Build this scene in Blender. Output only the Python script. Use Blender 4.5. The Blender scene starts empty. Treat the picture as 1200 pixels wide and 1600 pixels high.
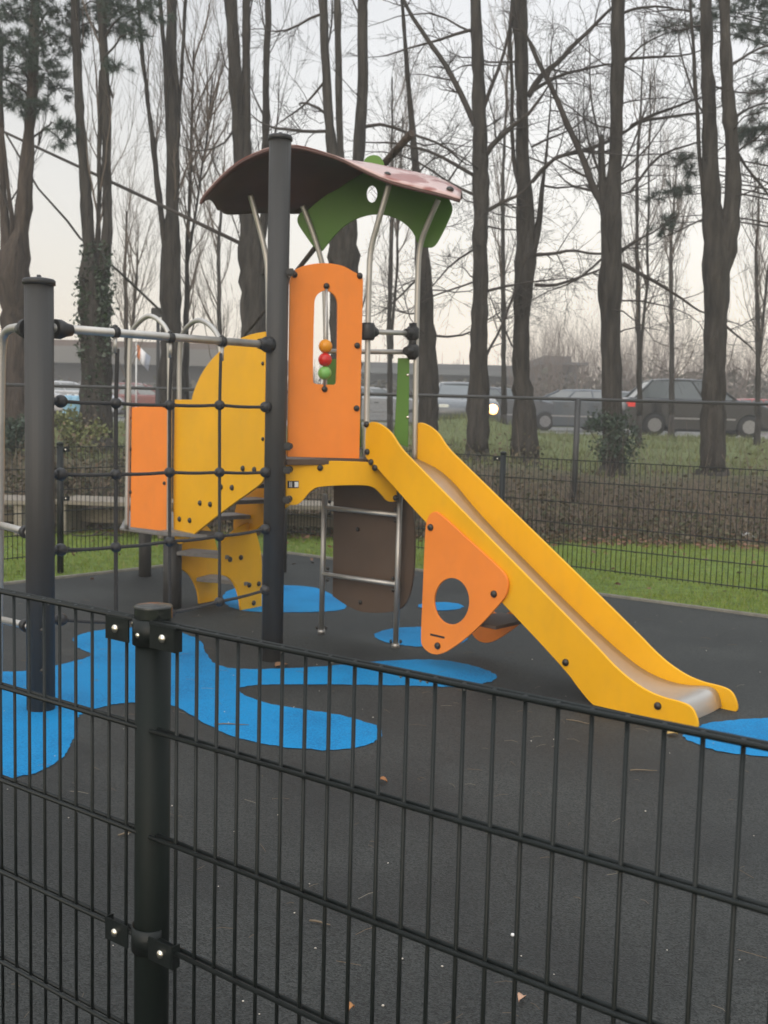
import bpy, bmesh, math, random
from mathutils import Vector, Matrix
R = math.radians
V = Vector
sc = bpy.context.scene
C = sc.collection
RND = random.Random(7)

# ------------------------------------------------------------------ camera
EYE = V((0, 0, 1.57)); FPX = 1650.0
PITCH = math.atan(153 / FPX); ROLL = .0255
fw = V((0, math.cos(PITCH), -math.sin(PITCH)))
r0 = V((1, 0, 0)); u0 = V((0, math.sin(PITCH), math.cos(PITCH)))
cr = r0 * math.cos(ROLL) + u0 * math.sin(ROLL)
cu = u0 * math.cos(ROLL) - r0 * math.sin(ROLL)

def ray(px, py): return cr * ((px - 600) / FPX) + cu * ((800 - py) / FPX) + fw
def ground(px, py, z=0.0):
    d = ray(px, py); t = (z - EYE.z) / d.z
    return EYE + d * t
def atY(px, py, Y):
    d = ray(px, py); return EYE + d * (Y / d.y)

cam = bpy.data.cameras.new('Camera'); co = bpy.data.objects.new('Camera', cam); C.objects.link(co)
co.matrix_world = Matrix(((cr.x, cu.x, -fw.x, EYE.x), (cr.y, cu.y, -fw.y, EYE.y), (cr.z, cu.z, -fw.z, EYE.z), (0, 0, 0, 1)))
cam.sensor_fit = 'VERTICAL'; cam.sensor_height = 32; cam.sensor_width = 24; cam.lens = 33
cam.clip_start = .05; cam.clip_end = 1500
cam.dof.use_dof = True; cam.dof.focus_distance = 2.7; cam.dof.aperture_fstop = 7
sc.camera = co

# ------------------------------------------------------------------ materials
def mat(name, col, rough=.6, metal=0.0, var=0.0, scale=8.0, bump=0.0, bscale=60.0, col2=None, spec=.5, stretch=None, coat=0.0, detail=4.0, bdist=.02, grime=0.0):
    m = bpy.data.materials.new(name); m.use_nodes = True
    nt = m.node_tree; N = nt.nodes; L = nt.links
    b = N['Principled BSDF']
    b.inputs['Base Color'].default_value = (*col, 1); b.inputs['Roughness'].default_value = rough
    b.inputs['Metallic'].default_value = metal; b.inputs['Specular IOR Level'].default_value = spec
    b.inputs['Coat Weight'].default_value = coat
    if var or bump or col2:
        tc = N.new('ShaderNodeTexCoord'); src = tc.outputs['Object']
        if stretch:
            mp = N.new('ShaderNodeMapping'); mp.inputs['Scale'].default_value = stretch
            L.new(src, mp.inputs['Vector']); src = mp.outputs['Vector']
    if var or col2:
        n = N.new('ShaderNodeTexNoise'); n.inputs['Scale'].default_value = scale; n.inputs['Detail'].default_value = detail
        L.new(src, n.inputs['Vector'])
        cr_ = N.new('ShaderNodeValToRGB'); e = cr_.color_ramp.elements
        e[0].position = .3; e[1].position = .7
        c2 = col2 or tuple(min(1, c * (1 + var)) for c in col)
        c1 = col if col2 else tuple(c * (1 - var) for c in col)
        e[0].color = (*c1, 1); e[1].color = (*c2, 1)
        L.new(n.outputs['Fac'], cr_.inputs['Fac']); L.new(cr_.outputs['Color'], b.inputs['Base Color'])
        mr = N.new('ShaderNodeMapRange'); mr.inputs['To Min'].default_value = max(0, rough - .1); mr.inputs['To Max'].default_value = min(1, rough + .12)
        L.new(n.outputs['Fac'], mr.inputs['Value']); L.new(mr.outputs['Result'], b.inputs['Roughness'])
    if bump:
        n2 = N.new('ShaderNodeTexNoise'); n2.inputs['Scale'].default_value = bscale; n2.inputs['Detail'].default_value = 3
        L.new(src, n2.inputs['Vector'])
        bp = N.new('ShaderNodeBump'); bp.inputs['Strength'].default_value = bump; bp.inputs['Distance'].default_value = bdist
        L.new(n2.outputs['Fac'], bp.inputs['Height']); L.new(bp.outputs['Normal'], b.inputs['Normal'])
    if grime:   # scuffs and a film of dirt, in streaks and spots
        g1 = N.new('ShaderNodeTexNoise'); g1.inputs['Scale'].default_value = 5; g1.inputs['Detail'].default_value = 10; g1.inputs['Roughness'].default_value = .7
        mp2 = N.new('ShaderNodeMapping'); mp2.inputs['Scale'].default_value = (2.2, 2.2, .7); L.new(tc.outputs['Object'], mp2.inputs['Vector']); L.new(mp2.outputs['Vector'], g1.inputs['Vector'])
        gr_ = N.new('ShaderNodeValToRGB'); e = gr_.color_ramp.elements; e[0].position = .48; e[0].color = (0, 0, 0, 1); e[1].position = .85; e[1].color = (grime, grime, grime, 1)
        L.new(g1.outputs['Fac'], gr_.inputs['Fac'])
        sv = N.new('ShaderNodeTexNoise'); sv.inputs['Scale'].default_value = 26; sv.inputs['Detail'].default_value = 2
        mp3 = N.new('ShaderNodeMapping'); mp3.inputs['Scale'].default_value = (6, 6, .5); mp3.inputs['Rotation'].default_value = (.5, .7, 0); L.new(tc.outputs['Object'], mp3.inputs['Vector']); L.new(mp3.outputs['Vector'], sv.inputs['Vector'])
        sr_ = N.new('ShaderNodeValToRGB'); e = sr_.color_ramp.elements; e[0].position = .70; e[0].color = (0, 0, 0, 1); e[1].position = .76; e[1].color = (grime * .6,) * 3 + (1,)
        L.new(sv.outputs['Fac'], sr_.inputs['Fac'])
        mxx = N.new('ShaderNodeMath'); mxx.operation = 'MAXIMUM'; L.new(gr_.outputs['Color'], mxx.inputs[0]); L.new(sr_.outputs['Color'], mxx.inputs[1])
        mg_ = N.new('ShaderNodeMix'); mg_.data_type = 'RGBA'; L.new(mxx.outputs[0], mg_.inputs['Factor'])
        L.new(b.inputs['Base Color'].links[0].from_socket, mg_.inputs['A']); mg_.inputs['B'].default_value = (.16, .13, .09, 1); L.new(mg_.outputs['Result'], b.inputs['Base Color'])
    return m

def leafmat(name, cols, rough=.6, trans=0.0):
    """colour differs from leaf to leaf"""
    m = bpy.data.materials.new(name); m.use_nodes = True
    nt = m.node_tree; N = nt.nodes; L = nt.links; b = N['Principled BSDF']
    g = N.new('ShaderNodeNewGeometry'); rp = N.new('ShaderNodeValToRGB'); rp.color_ramp.interpolation = 'LINEAR'
    el = rp.color_ramp.elements
    while len(el) < len(cols): el.new(.5)
    for i, c in enumerate(cols): el[i].position = i / (len(cols) - 1); el[i].color = (*c, 1)
    L.new(g.outputs['Random Per Island'], rp.inputs['Fac']); L.new(rp.outputs['Color'], b.inputs['Base Color'])
    b.inputs['Roughness'].default_value = rough
    return m

YEL = mat('yellow_panel', (.82, .412, .004), .46, var=.06, scale=2.5, bump=.03, bscale=300, spec=.35, grime=.13)
ORA = mat('orange_panel', (.88, .25, .034), .46, var=.06, scale=3, bump=.03, bscale=300, spec=.35, grime=.12)
GRN = mat('green_panel', (.085, .205, .026), .46, var=.08, scale=3, spec=.35, grime=.13)
BRN = mat('brown_panel', (.088, .055, .036), .55, var=.12, scale=5, grime=.12)
RED = mat('roof_red', (.115, .062, .054), .55, var=.2, scale=4, bump=.03, bscale=30, spec=.3)
POST = mat('dark_post', (.036, .0345, .033), .6, var=.15, scale=6, bump=.04, bscale=90, stretch=(1, 1, .15))
BLK = mat('black_plastic', (.018, .018, .019), .5, var=.2, scale=20)
BOLT = mat('bolt_plastic', (.022, .019, .016), .38)
STEEL = mat('steel_tube', (.50, .48, .45), .52, .9, var=.12, scale=14, stretch=(1, 1, .3))
SLIDEM = mat('slide_steel', (.52, .49, .45), .42, .85)
ROPE = mat('rope', (.035, .034, .034), .8, var=.4, scale=160, bump=.5, bscale=240)
TREAD = mat('tread_grey', (.17, .16, .15), .6, var=.15, scale=30, bump=.2, bscale=120)
WIRE = mat('fence_coat', (.0065, .0095, .0092), .45, var=.2, scale=30, bump=.06, bscale=160, spec=.3)
FPOST = mat('fence_post_coat', (.0042, .0078, .0066), .55, var=.2, scale=12, bump=.03, bscale=260, spec=.2)
BRIGHT = mat('steel_bolt', (.75, .70, .60), .25, 1.0)
CHAIN = mat('chain_wire', (.045, .045, .045), .5, 0.3)
WHITE = mat('white_plastic', (.75, .75, .74), .4)
CONC = mat('concrete', (.20, .19, .16), .85, var=.2, scale=12, bump=.3, bscale=60)
WOODT = mat('weathered_timber', (.235, .205, .165), .8, var=.3, scale=9, bump=.3, bscale=40, stretch=(1, 8, 8))
BARK = mat('bark', (.025, .0225, .020), .95, col2=(.074, .066, .058), scale=11, bump=1.0, bscale=26, stretch=(1, 1, .16), bdist=.06, spec=.2)
BARK2 = mat('pine_bark', (.034, .027, .023), .95, col2=(.098, .076, .062), scale=11, bump=1.0, bscale=24, stretch=(1, 1, .2), bdist=.06, spec=.2)
TWIG = mat('twig_bark', (.045, .037, .032), .9, var=.3, scale=3)
TWIGP = mat('poplar_twig_bark', (.16, .125, .10), .9, var=.3, scale=3)
NEEDLE = leafmat('pine_needles', [(.020, .045, .032), (.045, .075, .045), (.03, .06, .045)], .5)
IVY = leafmat('ivy_leaves', [(.012, .030, .014), (.03, .055, .02), (.018, .04, .016)], .4)
BRAM = leafmat('bramble_leaves', [(.085, .055, .034), (.055, .07, .024), (.11, .075, .04), (.042, .055, .022), (.15, .10, .06), (.07, .08, .03)], .7)
OLIVE = leafmat('olive_leaves', [(.13, .16, .045), (.20, .21, .07), (.10, .135, .042), (.21, .19, .085)], .6)
DKSHR = leafmat('dark_shrub_leaves', [(.018, .038, .018), (.03, .055, .026), (.025, .05, .03)], .5)
GRASSB = leafmat('grass_blades', [(.12, .19, .013), (.22, .275, .026), (.155, .225, .016), (.27, .265, .07)], .55)
FALLEN = leafmat('fallen_leaves', [(.15, .06, .03), (.22, .10, .05), (.09, .05, .03), (.26, .13, .07)], .7)
NEEDLIT = leafmat('dry_needles', [(.20, .14, .08), (.12, .085, .05), (.30, .26, .20)], .8)
FARTW = leafmat('far_twigs', [(.15, .115, .095), (.20, .15, .125), (.13, .105, .085)], .9)
GLASS = mat('car_glass', (.09, .105, .11), .12, 0.0, spec=.8)
TYRE = mat('tyre', (.015, .015, .015), .8)
RIM = mat('rim', (.28, .28, .29), .4, .8)

def rubber_mat():
    m = mat('black_rubber', (.030, .029, .027), .72, spec=.3)
    nt = m.node_tree; N = nt.nodes; L = nt.links; b = N['Principled BSDF']
    tc = N.new('ShaderNodeTexCoord')
    v = N.new('ShaderNodeTexVoronoi'); v.inputs['Scale'].default_value = 190
    L.new(tc.outputs['Object'], v.inputs['Vector'])
    n = N.new('ShaderNodeTexNoise'); n.inputs['Scale'].default_value = 1.3; n.inputs['Detail'].default_value = 6
    L.new(tc.outputs['Object'], n.inputs['Vector'])
    hs = N.new('ShaderNodeSeparateColor'); L.new(v.outputs['Color'], hs.inputs['Color'])
    r = N.new('ShaderNodeValToRGB'); e = r.color_ramp.elements
    e[0].color = (.007, .0082, .008, 1); e[1].color = (.042, .0445, .043, 1); e[1].position = .9
    L.new(hs.outputs['Red'], r.inputs['Fac'])
    mx = N.new('ShaderNodeMix'); mx.data_type = 'RGBA'; mx.blend_type = 'MULTIPLY'; mx.inputs['Factor'].default_value = 1
    r2 = N.new('ShaderNodeValToRGB'); e = r2.color_ramp.elements
    e[0].position = .36; e[0].color = (.60, .625, .64, 1); e[1].position = .64; e[1].color = (1.25, 1.25, 1.22, 1)
    L.new(n.outputs['Fac'], r2.inputs['Fac']); L.new(r.outputs['Color'], mx.inputs['A']); L.new(r2.outputs['Color'], mx.inputs['B'])
    L.new(mx.outputs['Result'], b.inputs['Base Color'])
    mr = N.new('ShaderNodeMapRange'); mr.inputs['To Min'].default_value = .5; mr.inputs['To Max'].default_value = .85
    L.new(n.outputs['Fac'], mr.inputs['Value']); L.new(mr.outputs['Result'], b.inputs['Roughness'])
    bp = N.new('ShaderNodeBump'); bp.inputs['Strength'].default_value = .5; bp.inputs['Distance'].default_value = .004
    L.new(v.outputs['Distance'], bp.inputs['Height']); L.new(bp.outputs['Normal'], b.inputs['Normal'])
    return m
RUB = rubber_mat()
def blue_mat():
    m = mat('blue_rubber', (.008, .19, .60), .75, spec=.2)
    nt = m.node_tree; N = nt.nodes; L = nt.links; b = N['Principled BSDF']
    tc = N.new('ShaderNodeTexCoord')
    v = N.new('ShaderNodeTexVoronoi'); v.inputs['Scale'].default_value = 190
    n = N.new('ShaderNodeTexNoise'); n.inputs['Scale'].default_value = 2.2; n.inputs['Detail'].default_value = 8
    for q in (v, n): L.new(tc.outputs['Object'], q.inputs['Vector'])
    hs = N.new('ShaderNodeSeparateColor'); L.new(v.outputs['Color'], hs.inputs['Color'])
    ad = N.new('ShaderNodeMath'); ad.operation = 'MULTIPLY_ADD'; ad.inputs[1].default_value = .45
    L.new(hs.outputs['Red'], ad.inputs[0]); 
    ms = N.new('ShaderNodeMath'); ms.operation = 'MULTIPLY'; ms.inputs[1].default_value = .95
    L.new(n.outputs['Fac'], ms.inputs[0]); L.new(ms.outputs[0], ad.inputs[2])
    r = N.new('ShaderNodeValToRGB'); e = r.color_ramp.elements
    e[0].position = .34; e[0].color = (.001, .115, .29, 1); e[1].position = .8; e[1].color = (.002, .225, .50, 1)
    L.new(ad.outputs[0], r.inputs['Fac']); L.new(r.outputs['Color'], b.inputs['Base Color'])
    bp = N.new('ShaderNodeBump'); bp.inputs['Strength'].default_value = .5; bp.inputs['Distance'].default_value = .004
    L.new(v.outputs['Distance'], bp.inputs['Height']); L.new(bp.outputs['Normal'], b.inputs['Normal'])
    return m
BLUE = blue_mat()
TURF = mat('turf', (.060, .115, .012), .9, col2=(.105, .165, .022), scale=2.2, bump=.6, bscale=50)
def ground_mat():
    """grass near the fence, leaf litter on the bank, rough grass beyond"""
    m = mat('earth_and_turf', (.06, .115, .012), .95)
    nt = m.node_tree; N = nt.nodes; L = nt.links; b = N['Principled BSDF']
    tc = N.new('ShaderNodeTexCoord'); sp = N.new('ShaderNodeSeparateXYZ'); L.new(tc.outputs['Object'], sp.inputs['Vector'])
    n = N.new('ShaderNodeTexNoise'); n.inputs['Scale'].default_value = 1.6; n.inputs['Detail'].default_value = 7
    L.new(tc.outputs['Object'], n.inputs['Vector'])
    ad = N.new('ShaderNodeMath'); ad.operation = 'MULTIPLY_ADD'; ad.inputs[1].default_value = 1.4
    L.new(n.outputs['Fac'], ad.inputs[0]); L.new(sp.outputs['Y'], ad.inputs[2])
    r = N.new('ShaderNodeValToRGB'); e = r.color_ramp.elements
    mr = N.new('ShaderNodeMapRange'); mr.inputs['From Min'].default_value = 10; mr.inputs['From Max'].default_value = 30
    L.new(ad.outputs[0], mr.inputs['Value']); L.new(mr.outputs['Result'], r.inputs['Fac'])
    e[0].position = 0; e[0].color = (.10, .155, .014, 1)
    e[1].position = .19; e[1].color = (.105, .16, .016, 1)
    for p, c in ((.225, (.075, .048, .03)), (.31, (.08, .06, .034)), (.38, (.10, .11, .036)), (.6, (.12, .145, .042))):
        q = e.new(p); q.color = (*c, 1)
    n2 = N.new('ShaderNodeTexNoise'); n2.inputs['Scale'].default_value = 9; n2.inputs['Detail'].default_value = 8
    L.new(tc.outputs['Object'], n2.inputs['Vector'])
    r2 = N.new('ShaderNodeValToRGB'); e = r2.color_ramp.elements
    e[0].position = .3; e[0].color = (.55, .55, .55, 1); e[1].position = .7; e[1].color = (1.3, 1.3, 1.25, 1)
    L.new(n2.outputs['Fac'], r2.inputs['Fac'])
    mx = N.new('ShaderNodeMix'); mx.data_type = 'RGBA'; mx.blend_type = 'MULTIPLY'; mx.inputs['Factor'].default_value = 1
    L.new(r.outputs['Color'], mx.inputs['A']); L.new(r2.outputs['Color'], mx.inputs['B']); L.new(mx.outputs['Result'], b.inputs['Base Color'])
    bp = N.new('ShaderNodeBump'); bp.inputs['Strength'].default_value = .8; bp.inputs['Distance'].default_value = .05
    L.new(n2.outputs['Fac'], bp.inputs['Height']); L.new(bp.outputs['Normal'], b.inputs['Normal'])
    return m
EARTH = ground_mat()
ASPH = mat('wet_asphalt', (.10, .10, .10), .35, var=.2, scale=3)

# ------------------------------------------------------------------ helpers
ORG = {}
def tag(o, label=None, cat=None, group=None, kind=None):
    if label: o['label'] = label
    if cat: o['category'] = cat
    if group: o['group'] = group
    if kind: o['kind'] = kind
    return o
def empty(name, loc=(0, 0, 0), label=None, cat=None, group=None, rz=0):
    o = bpy.data.objects.new(name, None); C.objects.link(o); o.location = loc; o.rotation_euler.z = rz
    o.empty_display_size = .2; ORG[o.name] = V(loc)
    return tag(o, label, cat, group)
def org(o): return ORG.get(o.name, V((0, 0, 0))) if o else V((0, 0, 0))
def link(me, name, m, parent=None, origin=None):
    o = bpy.data.objects.new(name, me); C.objects.link(o)
    if m: me.materials.clear(); me.materials.append(m)
    if parent: o.parent = parent; ORG[o.name] = org(parent); me.transform(Matrix.Translation(-org(parent)))
    elif origin is not None:
        me.transform(Matrix.Translation(-V(origin))); o.location = origin; ORG[o.name] = V(origin)
    return o

class MB:
    def __init__(s): s.v = []; s.f = []
    def tube(s, pts, rad, n=8, cap=True, ridge=None):
        pts = [V(p) for p in pts]; k = len(pts)
        if not hasattr(rad, '__len__'): rad = [rad] * k
        t = (pts[1] - pts[0]).normalized()
        a = V((0, 0, 1)) if abs(t.z) < .9 else V((1, 0, 0))
        x = t.cross(a).normalized(); base = len(s.v)
        cs = [(math.cos(2 * math.pi * j / n), math.sin(2 * math.pi * j / n)) for j in range(n)]
        for i, p in enumerate(pts):
            t = (pts[min(i + 1, k - 1)] - pts[max(i - 1, 0)])
            if t.length < 1e-9: t = V((0, 0, 1))
            t.normalize(); x = (x - t * x.dot(t)).normalized(); y = t.cross(x); r = rad[i]
            if ridge:
                if i == 0: rw = [ridge.gauss(0, .07) for _ in cs]
                else: rw = [.86 * a_ + ridge.gauss(0, .035) for a_ in rw]
                for (c, q), k_ in zip(cs, rw): s.v.append(p + x * (c * r * (1 + k_)) + y * (q * r * (1 + k_)))
            else:
                for c, q in cs: s.v.append(p + x * (c * r) + y * (q * r))
        for i in range(k - 1):
            for j in range(n):
                a_ = base + i * n + j; b_ = base + i * n + (j + 1) % n
                s.f.append((a_, b_, b_ + n, a_ + n))
        if cap:
            s.f.append(tuple(base + j for j in reversed(range(n)))); s.f.append(tuple(base + (k - 1) * n + j for j in range(n)))
        return s
    def box(s, c, sx, sy, sz, ax=None, ay=None):
        c = V(c); ax = V(ax) if ax else V((1, 0, 0)); ay = V(ay) if ay else V((0, 1, 0)); az = ax.cross(ay)
        b = len(s.v)
        for k in (-1, 1):
            for j in (-1, 1):
                for i in (-1, 1): s.v.append(c + ax * (i * sx / 2) + ay * (j * sy / 2) + az * (k * sz / 2))
        for q in ((0, 2, 3, 1), (4, 5, 7, 6), (0, 1, 5, 4), (2, 6, 7, 3), (0, 4, 6, 2), (1, 3, 7, 5)): s.f.append(tuple(b + i for i in q))
        return s
    def lathe(s, prof, c, axis=(0, 0, 1), n=24, ripple=None):
        axis = V(axis).normalized(); a = V((1, 0, 0)) if abs(axis.x) < .9 else V((0, 1, 0))
        x = axis.cross(a).normalized(); y = axis.cross(x); c = V(c); b = len(s.v); k = len(prof)
        for r, h in prof:
            for j in range(n):
                t = 2 * math.pi * j / n; rr = r * (ripple(j) if ripple else 1)
                s.v.append(c + axis * h + x * (math.cos(t) * rr) + y * (math.sin(t) * rr))
        for i in range(k - 1):
            for j in range(n):
                p = b + i * n + j; q = b + i * n + (j + 1) % n
                s.f.append((p, q, q + n, p + n))
        s.f.append(tuple(b + j for j in reversed(range(n)))); s.f.append(tuple(b + (k - 1) * n + j for j in range(n)))
        return s
    def poly(s, pts):
        b = len(s.v); s.v += [V(p) for p in pts]; s.f.append(tuple(range(b, b + len(pts)))); return s
    def prism(s, pts, h):
        b = len(s.v); n = len(pts)
        s.v += [V(p) for p in pts]; s.v += [V(p) + V((0, 0, h)) for p in pts]
        s.f.append(tuple(b + i for i in reversed(range(n)))); s.f.append(tuple(b + n + i for i in range(n)))
        for i in range(n): j = (i + 1) % n; s.f.append((b + i, b + j, b + n + j, b + n + i))
        return s
    def build(s, name, m, parent=None, origin=None, smooth=True, fix=False, bevel=0.0):
        me = bpy.data.meshes.new(name); me.from_pydata([tuple(p) for p in s.v], [], s.f)
        if fix or bevel:
            bm = bmesh.new(); bm.from_mesh(me)
            if bevel: bmesh.ops.bevel(bm, geom=[e for e in bm.edges], offset=bevel, segments=2, affect='EDGES', clamp_overlap=True)
            bmesh.ops.recalc_face_normals(bm, faces=bm.faces); bm.to_mesh(me); bm.free()
        if smooth: me.polygons.foreach_set('use_smooth', [len(p.vertices) <= 4 for p in me.polygons])
        me.update()
        return link(me, name, m, parent, origin)

def chaikin(pts, it=2, closed=True):
    P = [(p[0], p[1], (p[2] if len(p) > 2 else 0)) for p in pts]
    for _ in range(it):
        Q = []; n = len(P)
        for i in range(n):
            if not closed and i == n - 1: break
            a, b = P[i], P[(i + 1) % n]
            if a[2]: Q.append(a)
            elif not closed and i == 0: Q.append(a)
            else: Q.append((a[0] * .75 + b[0] * .25, a[1] * .75 + b[1] * .25, 0))
            if not b[2] and not (not closed and i == n - 2): Q.append((a[0] * .25 + b[0] * .75, a[1] * .25 + b[1] * .75, 0))
        if not closed: Q.append(P[-1])
        P = Q
    return P
def smooth3(pts, it=2):
    P = [V(p) for p in pts]
    for _ in range(it):
        Q = [P[0]]
        for i in range(len(P) - 1):
            a, b = P[i], P[i + 1]
            Q += [a.lerp(b, .25), a.lerp(b, .75)]
        Q.append(P[-1]); P = Q
    return P

class Plane:
    def __init__(s, A, B):
        A = V((A[0], A[1], 0)); B = V((B[0], B[1], 0)); s.O = A; s.a = (B - A).normalized()
        n = s.a.cross(V((0, 0, 1)))
        if n.dot(V((EYE.x, EYE.y, 0)) - A) < 0: n = -n
        s.n = n
    def p3(s, px, py, off=0.0):
        o = s.O + s.n * off; d = ray(px, py); t = (o - EYE).dot(s.n) / d.dot(s.n)
        return EYE + d * t
    def sz(s, px, py):
        p = s.p3(px, py); return ((p - s.O).dot(s.a), p.z)
    def at(s, u, z, off=0.0): return s.O + s.a * u + V((0, 0, z)) + s.n * off

def plate_mesh(name, splines, pl, thick, off=0.0, bevel=.003, shift=None):
    cv = bpy.data.curves.new('tmp', 'CURVE'); cv.dimensions = '2D'; cv.fill_mode = 'BOTH'
    cv.extrude = max(thick / 2 - bevel, .0005); cv.bevel_depth = bevel; cv.bevel_resolution = 1
    for q in splines:
        sp = cv.splines.new('POLY'); sp.points.add(len(q) - 1)
        for i, p in enumerate(q): sp.points[i].co = (p[0], p[1], 0, 1)
        sp.use_cyclic_u = True
    o = bpy.data.objects.new('tmp', cv); C.objects.link(o)
    dg = bpy.context.evaluated_depsgraph_get()
    me = bpy.data.meshes.new_from_object(o.evaluated_get(dg)); me.name = name
    bpy.data.objects.remove(o); bpy.data.curves.remove(cv)
    c = pl.O + pl.n * (off - thick / 2)
    if shift: c = c + V(shift)
    me.transform(Matrix(((pl.a.x, 0, pl.n.x, c.x), (pl.a.y, 0, pl.n.y, c.y), (0, 1, 0, c.z), (0, 0, 0, 1))))
    bm = bmesh.new(); bm.from_mesh(me); bmesh.ops.remove_doubles(bm, verts=bm.verts, dist=1e-5)
    bmesh.ops.recalc_face_normals(bm, faces=bm.faces); bm.to_mesh(me); bm.free()
    return me
def plate(name, m, parent, pl, outline, holes=(), thick=.02, off=0.0, it=2, shift=None, bevel=.003):
    sp = [[pl.sz(p[0], p[1]) for p in chaikin(outline, it)]]
    for h in holes: sp.append([pl.sz(p[0], p[1]) for p in h])
    return link(plate_mesh(name, sp, pl, thick, off, bevel, shift), name, m, parent)
def ell(cx, cy, rx, ry, n=32): return [(cx + rx * math.cos(2 * math.pi * i / n), cy + ry * math.sin(2 * math.pi * i / n)) for i in range(n)]

_dome = {}
def bolt(parent, p, n, r=.02, m=None, name='bolt_cap'):
    m = m or BOLT; key = (m.name, round(r, 4))
    if key not in _dome:
        b = MB(); b.lathe([(r, -.002), (r, r * .25), (r * .85, r * .55), (r * .5, r * .8), (r * .12, r * .88)], (0, 0, 0), n=14)
        me = bpy.data.meshes.new(name); me.from_pydata([tuple(q) for q in b.v], [], b.f); me.materials.append(m)
        me.polygons.foreach_set('use_smooth', [True] * len(me.polygons)); _dome[key] = me
    o = bpy.data.objects.new(name, _dome[key]); C.objects.link(o); o.parent = parent
    o.location = V(p) - org(parent); o.rotation_mode = 'QUATERNION'; o.rotation_quaternion = V(n).to_track_quat('Z', 'Y')
    return o
def pbolts(parent, pl, pts, off=0.0, r=.021):
    for x, y in pts: bolt(parent, pl.p3(x, y, off), pl.n, r)

# ------------------------------------------------------------------ terrain and surfaces
def sst(a, b, x):
    t = max(0, min(1, (x - a) / (b - a))); return t * t * (3 - 2 * t)
def terr(x, y):
    h = .78 * sst(13.6, 16.2, y) + .36 * sst(16, 30, y)
    b = sst(13.4, 15, y) * (1 - sst(24, 30, y))
    h += .5 * math.exp(-((x - 2.1) / 1.35) ** 2 - ((y - 26) / 2.4) ** 2)
    return h + b * (.07 * math.sin(x * .9 + 1) + .05 * math.sin(x * 2.3 + y * 1.7))
xs = [-110, -80, -60, -45, -35] + [-28 + i * .7 for i in range(81)] + [35, 45, 60, 80, 110]
ys = [-18, -15, -6, 0, 4, 7, 9, 11, 12.5] + [13 + i * .3 for i in range(14)] + [17.5, 18.5, 20, 22, 24, 26, 28, 30, 34, 40, 50, 70, 100, 128]
g = MB(); nx = len(xs)
for y in ys:
    for x in xs: g.v.append(V((x, y, terr(x, y) - .010)))
for j in range(len(ys) - 1):
    for i in range(nx - 1): a = j * nx + i; g.f.append((a, a + 1, a + nx + 1, a + nx))
tag(g.build('ground', EARTH), kind='structure')
road = MB()
rx = [-109, -60, -20, 0, 8, 16, 30, 60, 109]
for y in (29.6, 33, 40, 52):
    for x in rx: road.v.append(V((x, y, terr(x, y) + .004 if y > 30 else terr(x, y) + .003)))
for j in range(3):
    for i in range(len(rx) - 1): a = j * len(rx) + i; road.f.append((a, a + 1, a + len(rx) + 1, a + len(rx)))
tag(road.build('road', ASPH), kind='structure')

def isect(p, q, r, s):
    d = q - p; e = s - r; k = ((r.x - p.x) * e.y - (r.y - p.y) * e.x) / (d.x * e.y - d.y * e.x); return p + d * k
eL0, eL1 = ground(0, 915), ground(240, 888); eR0, eR1 = ground(939, 931), ground(1200, 966)
eC = isect(eL0, eL1, eR0, eR1); dL = (eL0 - eC).normalized(); dR = (eR1 - eC).normalized()
eLf = eC + dL * 14; eRf = eC + dR * 14
rb = MB().poly([V((p.x, p.y, 0)) for p in (eC, eLf, V((-14, -3, 0)), V((14, -3, 0)), eRf)])
tag(rb.build('playground_surface', RUB, smooth=False, fix=True), kind='structure')
def edging(p, d, L):
    nrm = V((-d.y, d.x, 0)); nrm = nrm if nrm.y > 0 else -nrm
    e = MB().box(p + d * (L / 2) + nrm * .03 + V((0, 0, .002)), L, .045, .036, d, nrm)
    return tag(e.build('kerb', CONC, smooth=False, bevel=.005), kind='structure')
edging(eC, dL, 14); edging(eC, dR, 14)

def blue(pts, it=2):
    q = [ground(p[0], p[1]) + V((RND.gauss(0, .005), RND.gauss(0, .005), 0)) for p in chaikin(pts, it + 1)]
    b = MB().poly([V((p.x, p.y, .004)) for p in q])
    return tag(b.build('blue_rubber_patch', BLUE, smooth=False, fix=True), kind='structure')
blue([(-140, 1062), (0, 1050), (45, 1050), (135, 1030), (146, 1022), (118, 1012), (112, 998), (130, 990), (165, 983), (230, 980), (290, 990), (318, 1003), (318, 1022), (345, 1045), (400, 1047), (500, 1043), (600, 1033),
      (690, 1030), (760, 1045), (782, 1060), (745, 1073), (690, 1074), (600, 1071), (450, 1070), (390, 1071), (369, 1078), (380, 1088), (425, 1103), (500, 1112), (565, 1125), (598, 1140), (596, 1156), (560, 1170), (500, 1174), (425, 1167), (360, 1152), (320, 1132), (290, 1112), (265, 1100),
      (215, 1098), (175, 1101), (135, 1112), (118, 1122), (121, 1142), (112, 1165), (95, 1190), (60, 1208), (0, 1221), (-140, 1235)])
blue([(345, 940), (350, 925), (380, 916), (440, 914), (500, 918), (535, 940), (545, 953), (500, 957), (430, 958), (370, 955)])
blue([(650, 947), (665, 942), (690, 941), (715, 943), (727, 948), (715, 953), (690, 955), (665, 953)])
blue([(580, 994), (595, 986), (630, 980), (680, 981), (720, 987), (735, 997), (720, 1007), (680, 1011), (640, 1011), (600, 1004)])
blue([(1062, 1150), (1085, 1136), (1130, 1127), (1180, 1123), (1260, 1124), (1310, 1140), (1290, 1170), (1230, 1184), (1150, 1180), (1095, 1168)])

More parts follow.
